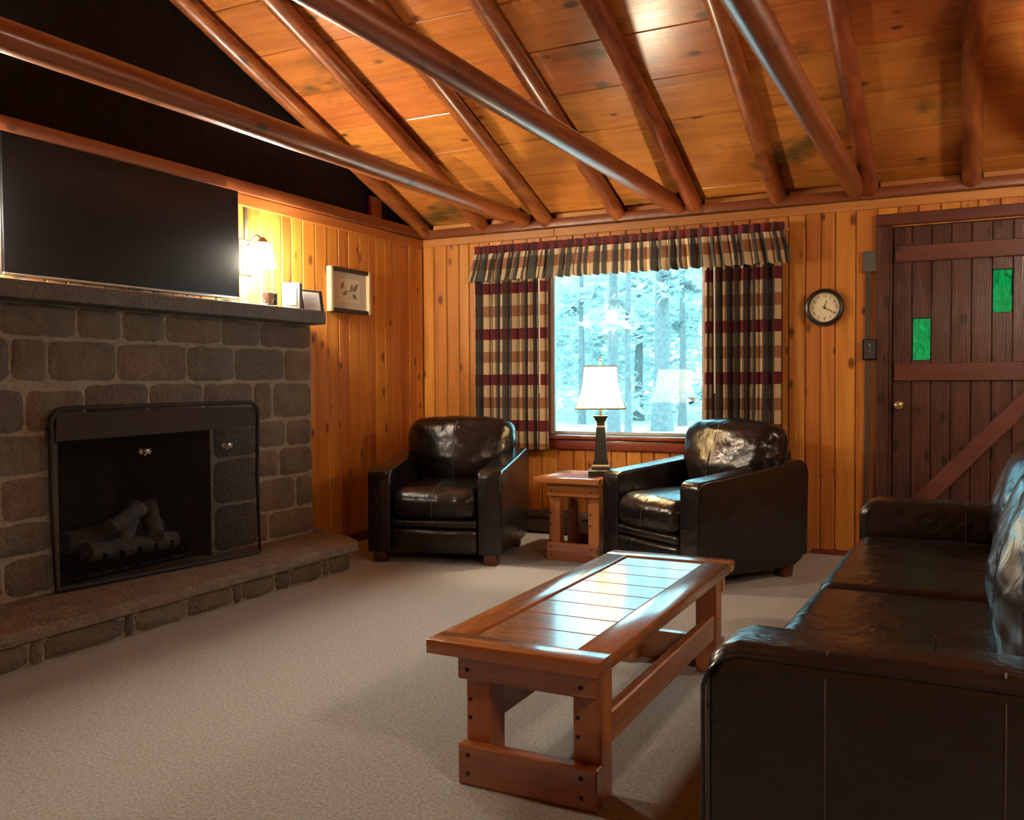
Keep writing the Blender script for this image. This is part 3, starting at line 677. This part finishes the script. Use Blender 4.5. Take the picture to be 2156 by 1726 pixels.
# ------------------------------------------------------------------ clock
ck = at_y(1736, 647, YB-.02); clk = empty('wall_clock', (ck.x, YB-.003, ck.z)); tag(clk, 'round black rimmed wall clock with cream dial beside the door', 'clock')
R = .120
lathe('rim', [(R-.028, .006), (R-.028, .030), (R-.020, .042), (R-.006, .038), (R, .022), (R, .0), (R-.03, 0)], (ck.x, YB-.004, ck.z), M_clockrim, clk, seg=48, axis='y', ang=50)
lathe('dial', [(0, .016), (R-.027, .016), (R-.027, .002), (0, .002)], (ck.x, YB-.004, ck.z), M_clockface, clk, seg=40, axis='y')
Rx = Matrix.Rotation(math.pi/2, 4, 'X')
for h in range(1, 13):
    a = math.radians(90-30*h)
    text_mesh('numeral', str(h), .026, Matrix.Translation((ck.x+.072*math.cos(a), YB-.0208, ck.z+.072*math.sin(a))) @ Rx, M_ink, clk)
def hand(name, ang, L, w, off):
    a = math.radians(90-ang); d = Vector((math.cos(a), 0, math.sin(a))); n_ = Vector((-d.z, 0, d.x)); c = Vector((ck.x, YB-.022-off, ck.z))
    P = [c-d*.012-n_*w, c-d*.012+n_*w, c+d*L+n_*w*.5, c+d*L-n_*w*.5]; Q = [p_+Vector((0, .0012, 0)) for p_ in P]
    mesh(name, P+Q, [(0, 1, 2, 3), (7, 6, 5, 4), (0, 4, 5, 1), (1, 5, 6, 2), (2, 6, 7, 3), (3, 7, 4, 0)], M_ink, clk, smooth=False)
hand('hour_hand', 14, .050, .0035, 0); hand('minute_hand', 121, .078, .0025, .002)
lathe('hub', [(.006, 0), (.005, .005), (0, .006)], (ck.x, YB-.022, ck.z), M_ink, clk, seg=10, axis='y')

# ------------------------------------------------------------------ switch, raceway
a = at_y(1830, 560, YB-.02); rc = empty('wiring_raceway', (a.x, YB, 0)); tag(rc, 'narrow brown metal wiring channel running down the pine beside the door frame', 'raceway')
x_ = at_y(1827, 800, YB).x
box('channel', x_-.016, x_+.016, YB-.018, YB-.0035, .02, 1.80, M_raceway, rc, bev=.003)
box('junction_cover', x_-.030, x_+.048, YB-.030, YB-.0185, 1.795, 1.925, M_plate, rc, bev=.004)
sw = empty('wall_switch', (x_, YB, 1.31)); s0, s1 = at_y(1831, 757, YB-.03), at_y(1831, 714, YB-.03); tag(sw, 'black double wall switch box on the wiring channel', 'switch')
box('box', s0.x-.042, s0.x+.042, YB-.046, YB-.0185, s0.z, s1.z, M_black, sw, bev=.004)
box('cover', s0.x-.032, s0.x+.034, YB-.049, YB-.0465, s0.z+.006, s1.z-.006, M_dgrey, sw, bev=.001)
for dz in (.042, .085): box('toggle', s0.x-.004, s0.x+.006, YB-.060, YB-.0495, s0.z+dz, s0.z+dz+.014, M_nickel, sw, bev=.002)

# ------------------------------------------------------------------ baseboard heater
hb = empty('baseboard_heater', (-2.1, YB, 0)); tag(hb, 'long dark baseboard heater along the floor under the window', 'heater')
prism('cover', [(YB-.004, .02), (YB-.065, .02), (YB-.065, .10), (YB-.055, .15), (YB-.035, .175), (YB-.004, .175)], 'x', -3.3, -.99, M_heater, hb)
for a, b in ((-3.34, -3.301), (-.989, -.935)): box('end_cap', a, b, YB-.070, YB-.004, .0, .19, M_heater, hb, bev=.004)
box('fin_slot', -3.28, -1.0, YB-.067, YB-.0655, .118, .126, M_black, hb, bev=0)

# ------------------------------------------------------------------ curtains
def cloth(name, x0, x1, zt, zb, y0, nf, amp, parent, seed, u0=0, v0=0, full=2.1, flare=0., nx=220, nz=22, pinch=0):
    V, uv = [], []
    for j in range(nz+1):
        t = j/nz; z = zt+(zb-zt)*t
        for i in range(nx+1):
            s = i/nx; ph = s*nf*2*math.pi + 1.6*mnoise.noise((s*nf*.45, seed, t*.3))
            am = amp*((.35+.65*min(1, t*3)) if pinch else 1)*(1+.35*mnoise.noise((s*nf*.8, seed+9, t*.8)))
            xx = x0+(x1-x0)*s + (s-.5)*flare*t + .35*am*math.sin(2*ph+.6) + .012*t*mnoise.noise((s*nf*.5, seed+4, t*2))
            V.append((xx, y0-am*math.sin(ph) - .25*am*math.sin(ph*.5+seed)-(.014*t if pinch else 0), z+(.006*math.sin(ph+1) if pinch and j == nz else 0))); uv.append((u0+s*abs(x1-x0)*full, v0+(z-zb)))
    Fc = [(j*(nx+1)+i, j*(nx+1)+i+1, (j+1)*(nx+1)+i+1, (j+1)*(nx+1)+i) for j in range(nz) for i in range(nx)]
    return mesh(name, V, Fc, M_plaid, parent, uv=uv, ang=180)
YC = 5.985
lc = [(at_y(1000, 700, YC).x, at_y(1153, 700, YC).x), (at_y(1484, 700, YC).x, at_y(1649, 700, YC).x)]
zb_ = at_y(1130, 946, YC).z
for k, ((a, b), lab) in enumerate(zip(lc, ('plaid curtain panel hanging left of the window', 'plaid curtain panel hanging right of the window'))):
    cu = empty('curtain', ((a+b)/2, YC, zb_)); tag(cu, lab, 'curtain')
    cloth('panel', a, b, 2.08, zb_, YC, 8, .026, cu, 3.3+k*5, u0=(.06, .02)[k], v0=.208, full=2.6)
    wx = at_y((1134, 1503)[k], 700, YC-.06).x
    tube('pull_wand', [(wx, YC-.05, 1.95), (wx+.004, YC-.052, at_y(1134, 828, YC-.05).z)], .0055, M_white, cu, seg=8)
va = empty('valance', (-2.2, 5.93, 1.87)); tag(va, 'gathered plaid valance across the top of the window', 'valance')
vx0, vx1 = at_y(998, 560, 5.93).x, at_y(1650, 500, 5.93).x
cloth('ruffle', vx0, vx1, 2.075, 1.872, 5.93, 33, .020, va, 8.8, u0=.02, v0=.088, full=2.25, flare=.09, nx=560, nz=12, pinch=1)
cloth('gathered_header', vx0, vx1, 2.135, 2.072, 5.935, 33, .011, va, 8.8, u0=.02, v0=.0, full=1.7, nx=440, nz=4)
tube('rod', [(vx0-.01, 5.962, 2.10), (vx1+.01, 5.962, 2.10)], .006, M_white, va)
for xx in (vx0-.005, vx1+.005): tube('rod_bracket', [(xx, 5.962, 2.10), (xx, YB-.024, 2.10)], .006, M_white, va)

# ------------------------------------------------------------------ tables
def plank_table(name, label, cat, x0, x1, y0, y1, zt, th, fr, npl, leg, apron_h, foot_h, inset, st, cross=True):
    t = empty(name, ((x0+x1)/2, (y0+y1)/2, 0)); tag(t, label, cat)
    zb = zt-th; g = .0015
    box('end_board', x0, x1, y0, y0+fr, zb, zt, M_tableX, t, bev=.004, seg=2); box('end_board', x0, x1, y1-fr, y1, zb, zt, M_tableX, t, bev=.004, seg=2)
    box('side_board', x0, x0+fr, y0+fr+g, y1-fr-g, zb, zt, M_table, t, bev=.004, seg=2); box('side_board', x1-fr, x1, y0+fr+g, y1-fr-g, zb, zt, M_table, t, bev=.004, seg=2)
    L = (y1-y0-2*fr)/npl
    for i in range(npl): box('panel_plank', x0+fr+.006, x1-fr-.006, y0+fr+i*L+.002, y0+fr+(i+1)*L-.002, zb+.004, zt-.006, M_tableX, t, bev=.0025)
    a0, a1, b0, b1 = x0+inset, x1-inset*.4, y0+.05, y1-.05
    lw, ld, rt_ = leg
    for xx in (a0, a1-lw):
        for yy in (b0+rt_, b1-rt_-ld):
            l_ = box('leg', xx, xx+lw, yy, yy+ld, 0, zb-.001, M_tableZ, t, bev=.004)
            if yy < (y0+y1)/2:
                for zz in (.56, .42): lathe('bolt', [(.006, 0), (.005, .003), (0, .004)], (xx+.014, yy, zb*zz+.02), M_bolt, l_, seg=8, axis='y')
    for (c, d, s) in ((b0, b0+rt_-.001, 1), (b1-rt_+.001, b1, -1)):
        ap = box('apron', a0-.004, a1+.004, c, d, zb-apron_h, zb-.001, M_tableX, t, bev=.004)
        ft = box('foot_rail', a0-.004, a1+.004, c, d, 0.001, foot_h, M_tableX, t, bev=.004)
        if s > 0:
            for xx in (a0+.028, a1-.04):
                lathe('bolt', [(.0065, 0), (.0055, .003), (0, .004)], (xx, c, zb-apron_h*.62), M_bolt, ap, seg=8, axis='y')
                for zz in (.3, .75): lathe('bolt', [(.0065, 0), (.0055, .003), (0, .004)], (xx, c, foot_h*zz), M_bolt, ft, seg=8, axis='y')
    if st:
        for xx in (a0+.005, a1-.005-.035): box('stretcher', xx, xx+.035, b0+rt_+ld+.001, b1-rt_-ld-.001, st[0], st[1], M_table, t, bev=.005)
    return t
plank_table('coffee_table', 'long wooden coffee table with plank top between the armchairs and the sofa', 'coffee table', -1.338, -.826, 2.10, 3.575, .412, .040, .095, 8, (.080, .085, .042), .075, .115, .075, (.135, .225))
plank_table('end_table', 'small wooden end table under the window holding the lamp', 'end table', -2.44, -2.00, 5.10, 5.62, .527, .036, .07, 3, (.075, .07, .03), .085, .115, .07, (.285, .375))

# ------------------------------------------------------------------ table lamp
LX, LY, LZ = -2.088, 5.36, .5275
lm = empty('table_lamp', (LX, LY, LZ)); tag(lm, 'lit table lamp with cream panelled shade and black square column', 'lamp')
lathe('base', [(.078, 0), (.078, .030), (.060, .040), (.056, .052)], (LX, LY, LZ), M_lampbase, lm, sq=True, ang=20, rot=.35)
lathe('base_ring', [(.052, .0525), (.054, .058), (.054, .064), (.050, .069)], (LX, LY, LZ), M_ring, lm, sq=True, ang=20, rot=.35)
lathe('column', [(.050, .0695), (.047, .085), (.042, .10), (.028, .30), (.024, .315), (.024, .335), (.040, .365), (.046, .372), (.046, .378), (.012, .380)], (LX, LY, LZ), M_lampbase, lm, sq=True, ang=20, rot=.35)
lathe('column_ring', [(.0262, .303), (.0275, .306), (.0275, .311), (.0262, .314)], (LX, LY, LZ), M_ring, lm, sq=True, ang=20, rot=.35)
tube('stem', [(LX, LY, LZ+.38), (LX, LY, LZ+.46)], .008, M_brass, lm)
lathe('bulb', [(0, .57), (.018, .566), (.029, .545), (.026, .52), (.014, .49), (.013, .46), (0, .46)], (LX, LY, LZ), M_white, lm, seg=16)
Z0, Z1 = LZ+.425, LZ+.69
def ringpts(h, z, cut, seg=1):
    c = h*cut; P = [(h-c, -h), (h, -h+c), (h, h-c), (h-c, h), (-h+c, h), (-h, h-c), (-h, -h+c), (-h+c, -h)]
    return [Vector((LX+x*math.cos(.35)-y*math.sin(.35), LY+x*math.sin(.35)+y*math.cos(.35), z)) for x, y in P]
V, Fc = [], []; NS = 10
for j in range(NS+1):
    t = j/NS; h = .155+(.100-.155)*t - .012*math.sin(math.pi*t)
    V += ringpts(h, Z0+(Z1-Z0)*t, .28)
for j in range(NS):
    for k in range(8): Fc.append((j*8+k, j*8+(k+1) % 8, (j+1)*8+(k+1) % 8, (j+1)*8+k))
sh = mesh('shade', V, Fc, M_shade, lm, ang=20)
tube('shade_trim', ringpts(.156, Z0, .28), .004, M_trimc, sh, seg=6, closed=True); tube('shade_trim', ringpts(.101, Z1, .28), .004, M_trimc, sh, seg=6, closed=True)
for k in range(8): tube('shade_seam', [V[j*8+k]+(V[j*8+k]-Vector((LX, LY, V[j*8+k].z))).normalized()*.0008 for j in range(NS+1)], .0016, M_trimc, sh, seg=5)
tube('harp', [(LX+.045*math.sin(t*math.pi/10)*1.0, LY, LZ+.45+.26*(t/10)) for t in range(11)], .002, M_brass, lm, seg=6); tube('harp', [(LX-.045*math.sin(t*math.pi/10), LY, LZ+.45+.26*(t/10)) for t in range(11)], .002, M_brass, lm, seg=6)
lathe('finial', [(.004, .71), (.009, .718), (.006, .73), (.010, .738), (0, .75)], (LX, LY, LZ), M_brass, lm, seg=12)
ld = bpy.data.lights.new('table_lamp_bulb', 'POINT'); ld.energy = TLAMP_W; ld.color = (1.0, .82, .56); ld.shadow_soft_size = .03
lo = link(bpy.data.objects.new('table_lamp_bulb', ld)); lo.location = (LX, LY, LZ+.60)

# ------------------------------------------------------------------ leather seating
def arm_profile(d, h0, h1, zb, r=.05):
    P = [(-d/2, zb), (-d/2, h0-r)]
    P += [(-d/2+r-r*math.cos(a), h0-r+r*math.sin(a)) for a in (.5, 1.05, 1.5)]
    P += [(-d*.15, h0+(h1-h0)*.30), (d*.15, h0+(h1-h0)*.62), (d/2-.06, h1), (d/2-.015, h1-.03), (d/2, h1-.08), (d/2-.01, zb+.16), (d/2-.05, zb+.04), (d/2-.12, zb)]
    return P
def arm(name, x0, x1, prof, parent, bev=.028):
    o = prism(name, prof, 'x', x0, x1, M_lea, parent, bev=bev, seg=4, world=False, ang=70)
    for sx in (x0, x1):
        s = 1 if sx == x1 else -1; cx = sum(p[0] for p in prof)/len(prof); cz = sum(p[1] for p in prof)/len(prof)
        path = [(sx-s*.004, q[0]+(.006 if q[0] < cx else -.006), q[1]-(.024 if q[1] > cz else -.01)) for q in prof[1:8]]
        tube('piping', path, .004, M_lea, o, seg=6, world=False)
    return o
def armchair(loc, rz, label, seed, w=.86, d=.84):
    t = empty('leather_armchair', loc, rz); tag(t, label, 'armchair', 'matching black leather armchairs')
    aw = .150; zb = .065; prof = arm_profile(d, .585, .672, zb)
    for s in (-1, 1): arm('arm', min(s*w/2, s*(w/2-aw)), max(s*w/2, s*(w/2-aw)), prof, t)
    iw = w-2*aw-.006
    rbox('lower_front_panel', (0, -d/2+.035, .145), (iw, .09, .155), .03, M_lea, t, puff=(0, .012, 0), nz=.003, seed=seed, world=False)
    rbox('front_rail', (0, -d/2+.04, .252), (iw, .10, .055), .022, M_lea, t, puff=(0, .004, 0), seed=seed+1, world=False)
    rbox('seat_frame', (0, .05, .17), (iw, .62, .18), .02, M_lea, t, m=4, world=False)
    def wseat(p): return (p.x, p.y, p.z - .02*max(0, -(p.y+.18)/.3)**2)
    sc_ = rbox('seat_cushion', (0, -.065, .372), (iw-.002, .74, .185), .07, M_lea, t, m=14, k=5, puff=(0, .025, .028), warp=wseat, nz=.006, nscale=14, seed=seed+2, world=False)
    def arc_seam():
        return [(0.0, -.435-.022+.002*k, .30+.012*k) for k in range(6)] + [(0, -.43+.02*k, .395+.019*k*(1 if k < 4 else .9)) for k in range(1, 5)]
    tube('seam', [(0, -.462, .30), (0, -.4635, .36), (0, -.452, .405), (0, -.425, .444), (0, -.38, .468), (0, -.28, .486), (0, -.12, .494)], .0028, M_thread, sc_, seg=6, world=False)
    # back: frame and overstuffed cushion
    prism('back_frame', [(d/2-.12, .10), (d/2-.09, .66), (d/2-.05, .74), (d/2-.02, .72), (d/2+.0, .60), (d/2-.02, .10)], 'x', -w/2+aw*.75, w/2-aw*.75, M_lea, t, bev=.03, seg=3, world=False, ang=70)
    Mr = Matrix.Rotation(math.radians(-13), 4, 'X')
    def wb(p):
        f = 1 - .26*(1/(1+math.exp((p.z+.06)*38)))
        sag = .010*math.sin(p.z*16)*math.cos(p.x*5)
        return (p.x*f, p.y - .012*math.cos(p.x*9)*(p.y < 0) + sag, p.z + (.012*math.cos(p.x*4.4) if p.z > 0 else 0))
    bc = rbox('back_cushion', (0, .225, .640), (.735, .20, .46), .085, M_lea, t, m=18, k=6, puff=(.012, .065, .012), warp=wb, nz=.010, nscale=13, seed=seed+3, M=Mr, world=False)
    pts = []
    for k in range(15):
        zl = -.20+.40*k/14; yl = -.1-.065*max(0, 1-(zl/.23)**2)**.7-.012-.002; pts.append(Mr @ Vector((0, yl+.010*math.sin(zl*16), zl))+Vector((0, .225, .640)))
    tube('seam', pts, .0028, M_thread, bc, seg=6, world=False)
    for sx in (-1, 1):
        for yy, dz in ((-d/2+.05, 0), (d/2-.13, 0)):
            prism('foot', [(yy-.035, .0), (yy+.035, .0), (yy+.045, .07), (yy-.045, .07)], 'x', sx*(w/2-.075)-.04, sx*(w/2-.075)+.04, M_foot, t, bev=.005, seg=2, world=False)
    return t
armchair((-3.045, 5.12, 0), math.radians(14.5), 'black leather armchair in the corner beside the fireplace', 1)
armchair((-1.405, 5.255, 0), math.radians(-33), 'black leather armchair near the door, angled toward the fireplace', 11)

# long sofa, faces the fireplace; local +x is toward the camera
SWD, SD = 2.60, .96
sf = empty('leather_sofa', (-.452+SD/2, 3.065, 0), math.radians(-91.2)); tag(sf, 'long black leather sofa along the right side of the room', 'sofa')
prof = [(-SD/2, .07), (-SD/2, .53), (-SD/2+.012, .563), (-SD/2+.035, .587), (-SD/2+.07, .60), (-.1, .602), (.2, .600), (SD/2-.06, .60), (SD/2, .54), (SD/2, .07)]
for s in (-1, 1):
    x0, x1 = sorted((s*SWD/2, s*(SWD/2-.20)))
    bm = None
    o = prism('arm', prof, 'x', x0, x1, M_lea, sf, bev=.045, seg=5, world=False, ang=70)
    xs = s*(SWD/2+.001)
    tube('piping', [(s*(SWD/2-.004), q[0]+.004, q[1]-(.022 if q[1] > .5 else 0)) for q in prof[0:8]], .0045, M_lea, o, seg=6, world=False)
    for yy in (-.24, .06): tube('seam', [(s*(SWD/2+.0005), yy, .10), (s*(SWD/2+.0005), yy, .555), (s*(SWD/2-.03), yy, .604)], .0022, M_thread, o, seg=5, world=False)
    tube('seam', [(s*(SWD/2-.203), -.06, .30), (s*(SWD/2-.203), -.06, .56), (s*(SWD/2-.16), -.06, .622)], .0022, M_thread, o, seg=5, world=False)
iw = SWD-.404
rbox('front_panel', (0, -SD/2+.05, .165), (iw, .09, .19), .03, M_lea, sf, m=20, puff=(0, .01, 0), nz=.004, seed=5, world=False)
box('seat_frame', -iw/2, iw/2, -.36, .40, .08, .25, M_lea, sf, bev=.01, world=False)
for k, s in enumerate((-1, 1)):
    sc_ = rbox('seat_cushion', (s*iw/4, -.155, .352), (iw/2-.004, .65, .20), .06, M_lea, sf, m=20, k=5, puff=(0, .012, .014), nz=.006, nscale=9, seed=41+k, world=False)
    xs = s*iw*.36
    tube('seam', [(xs, -.486, .34), (xs, -.478, .40), (xs, -.45, .44), (xs, -.38, .4575), (xs, -.2, .4605), (xs, .0, .460)], .0024, M_thread, sc_, seg=5, world=False)
    Mr = Matrix.Rotation(math.radians(-14), 4, 'X')
    def wb2(p): return (p.x, p.y+.012*math.sin(p.x*19+p.z*8)*(p.y < 0), p.z+.010*math.cos(p.x*3))
    rbox('back_cushion', (s*iw/4, .25, .67), (iw/2-.004, .24, .50), .10, M_lea, sf, m=26, k=6, puff=(0, .085, .02), warp=wb2, nz=.014, nscale=10, seed=51+k, M=Mr, world=False)
prism('back_frame', [(.16, .10), (.30, .78), (.40, .80), (SD/2, .74), (SD/2, .10)], 'x', -iw/2, iw/2, M_lea, sf, bev=.03, seg=3, world=False, ang=70)
for sx in (-1, 1):
    for yy in (-SD/2+.07, SD/2-.08): box('foot', sx*(SWD/2-.1)-.04, sx*(SWD/2-.1)+.04, yy-.04, yy+.04, 0, .075, M_foot, sf, bev=.005, world=False)

# ------------------------------------------------------------------ outside: woods beyond the window
def m_leafy(name, a, b):
    t = NT(name); n = t.noise(t.obj(), 1.6, 3); c = t.ramp(n, [(.35, a), (.65, b)])
    d = t.n('ShaderNodeBsdfDiffuse'); tr = t.n('ShaderNodeBsdfTranslucent'); m = t.n('ShaderNodeMixShader'); m.inputs[0].default_value = .5
    t.l(c, d.inputs[0]); t.l(c, tr.inputs[0]); t.l(d.outputs[0], m.inputs[1]); t.l(tr.outputs[0], m.inputs[2]); t.l(m.outputs[0], t.out.inputs[0]); return t.m
M_leaf = [m_leafy('pale_foliage', (.36, .39, .38), (.80, .81, .79)), m_leafy('mid_foliage', (.24, .27, .26), (.56, .58, .56))]
M_bark = m_stone('grey_bark', [(.21, .19, .19), (.27, .25, .25)])
def m_ground():
    t = NT('leaf_litter'); n = t.noise(t.obj(), 2.2, 5, .7); t.l(t.ramp(n, [(.3, (.34, .31, .27)), (.55, (.62, .58, .52)), (.75, (.78, .74, .68))]), t.b.inputs['Base Color']); t.set(Roughness=.95); return t.m
GZ = -.55
tag(box('ground_outside', -90, 60, YB+.3, 130, GZ-.3, GZ, m_ground(), bev=0), kind='structure')
def tree(label, px, dist, dia, height, leaves, crown0, spread, seed, mat, group=None, leafsize=.2, lean=0):
    d = ray(px, 863); b = Vector((d.x, d.y, 0))*(dist/d.y); rr_ = random.Random(seed)
    t = empty('forest_tree', (b.x, b.y, GZ)); tag(t, label, 'tree', group)
    pts = [Vector((b.x+lean*k/12+.05*mnoise.noise((k*.5, seed, 0)), b.y, GZ-.05+height*k/12)) for k in range(13)]
    rad = [dia/2*(1.35 if k == 0 else 1.0-.75*k/12) for k in range(13)]
    tube('trunk', pts, rad, M_bark, t, seg=10)
    V, Fc = [], []; BV, BF = [], []
    nb = max(6, int(leaves/90))
    for k in range(nb):
        z = crown0+(height-crown0)*(k+rr_.random())/nb; a = rr_.random()*2*math.pi; L = spread*(1.05-.75*(z/height))*(.7+.5*rr_.random())
        c0 = Vector((b.x+lean*z/height, b.y, GZ+z)); tip = c0+Vector((math.cos(a)*L, math.sin(a)*L, -L*.22+rr_.uniform(-.1, .3)))
        v_, f_ = tube_vf([c0, c0.lerp(tip, .5)+Vector((0, 0, .1)), tip], [dia*.09, dia*.05, .008], 4, False, False, len(BV)); BV += v_; BF += f_
        for q in range(int(leaves/nb)):
            u = rr_.random()**.7; p = c0.lerp(tip, u)+Vector((rr_.gauss(0, .30), rr_.gauss(0, .30), rr_.gauss(-.05, .18)))*(.5+u*L*.35)
            s = leafsize*(.5+rr_.random()); e1 = Vector((rr_.gauss(0, 1), rr_.gauss(0, 1), rr_.gauss(0, .5))).normalized()*s; e2 = Vector((rr_.gauss(0, 1), rr_.gauss(0, 1), rr_.gauss(0, .5))).normalized()*s*.45
            i0 = len(V); V += [p-e1, p+e2, p+e1, p-e2]; Fc.append((i0, i0+1, i0+2, i0+3))
    mesh('branches', BV, BF, M_bark, t); tag(mesh('foliage', V, Fc, mat, t, smooth=False), kind='stuff')
    return t
TR = [('slim grey trunk standing left of the lamp beyond the window', 1225, 33, .26, 11, 700, 2.4, 1.1),
      ('straight grey trunk rising behind the table lamp outside', 1292, 25, .34, 13, 700, 3.2, 1.1),
      ('thin greenish trunk just right of the lamp shade outside', 1323, 20, .17, 10, 500, 3.0, 1.1),
      ('grey trunk left of the thickest trunk outside', 1345, 37, .40, 13, 700, 3.0, 1.1),
      ('thickest grey tree trunk in the middle of the window view', 1394, 29.5, .62, 14, 800, 3.6, 1.1),
      ('grey trunk with spreading roots right in the window view', 1437, 33, .28, 12, 700, 2.6, 1.1)]
for k, (lab, px, ds, di, hh, lv, c0, sp_) in enumerate(TR): tree(lab, px, ds, di, hh, lv, c0, sp_, 100+k, M_leaf[k % 2])
V, Fc = [], []; rr_ = random.Random(77)
for k in range(150):      # the woods behind: layered sprays nobody could count
    dist = rr_.uniform(34, 60); wpx = rr_.uniform(980, 1640); d = ray(wpx, 863); b = Vector((d.x, d.y, 0))*(dist/d.y); zz = GZ+rr_.uniform(.3 if wpx < 1400 or wpx > 1560 else 3.6, 8.5)*(dist/45)
    for q in range(170):
        p = b+Vector((rr_.gauss(0, 1.5), rr_.gauss(0, .8), zz+rr_.gauss(0, .42))); sz = .20*(.5+rr_.random())
        e1 = Vector((rr_.gauss(0, 1), rr_.gauss(0, .6), rr_.gauss(0, .35))).normalized()*sz*1.5; e2 = Vector((rr_.gauss(0, .5), rr_.gauss(0, 1), rr_.gauss(0, .8))).normalized()*sz*.5
        i0 = len(V); V += [p-e1, p+e2, p+e1, p-e2]; Fc.append((i0, i0+1, i0+2, i0+3))
wd = mesh('distant_woods', V, Fc, M_leaf[0], smooth=False); tag(wd, 'pale leafy woods filling the view behind the tree trunks outside', 'woods', kind='stuff')
# parked car far behind the trees
cp = ray(1508, 863); cb = Vector((cp.x, cp.y, 0))*(62/cp.y)
car = empty('parked_car', (cb.x, cb.y, GZ)); tag(car, 'dark parked car seen far off at the right of the window', 'car')
M_car = plain('car_paint', (.08, .12, .15), .3); M_glassd = plain('car_glass', (.03, .05, .06), .1)
prism('body', [(cb.x-2.2, GZ+.35), (cb.x-2.2, GZ+.8), (cb.x-1.3, GZ+.95), (cb.x-.7, GZ+1.45), (cb.x+.8, GZ+1.45), (cb.x+1.5, GZ+.98), (cb.x+2.2, GZ+.85), (cb.x+2.2, GZ+.35)], 'y', cb.y-.85, cb.y+.85, M_car, car, bev=.06, seg=2)
prism('side_window', [(cb.x-1.15, GZ+.98), (cb.x-.65, GZ+1.38), (cb.x+.75, GZ+1.38), (cb.x+1.25, GZ+1.0)], 'y', cb.y-.87, cb.y-.845, M_glassd, car)
for xx in (-1.4, 1.4): lathe('wheel', [(0, 0), (.32, 0), (.34, .05), (.34, .2), (0, .2)], (cb.x+xx, cb.y-.70, GZ+.34), M_black, car, seg=20, axis='y')
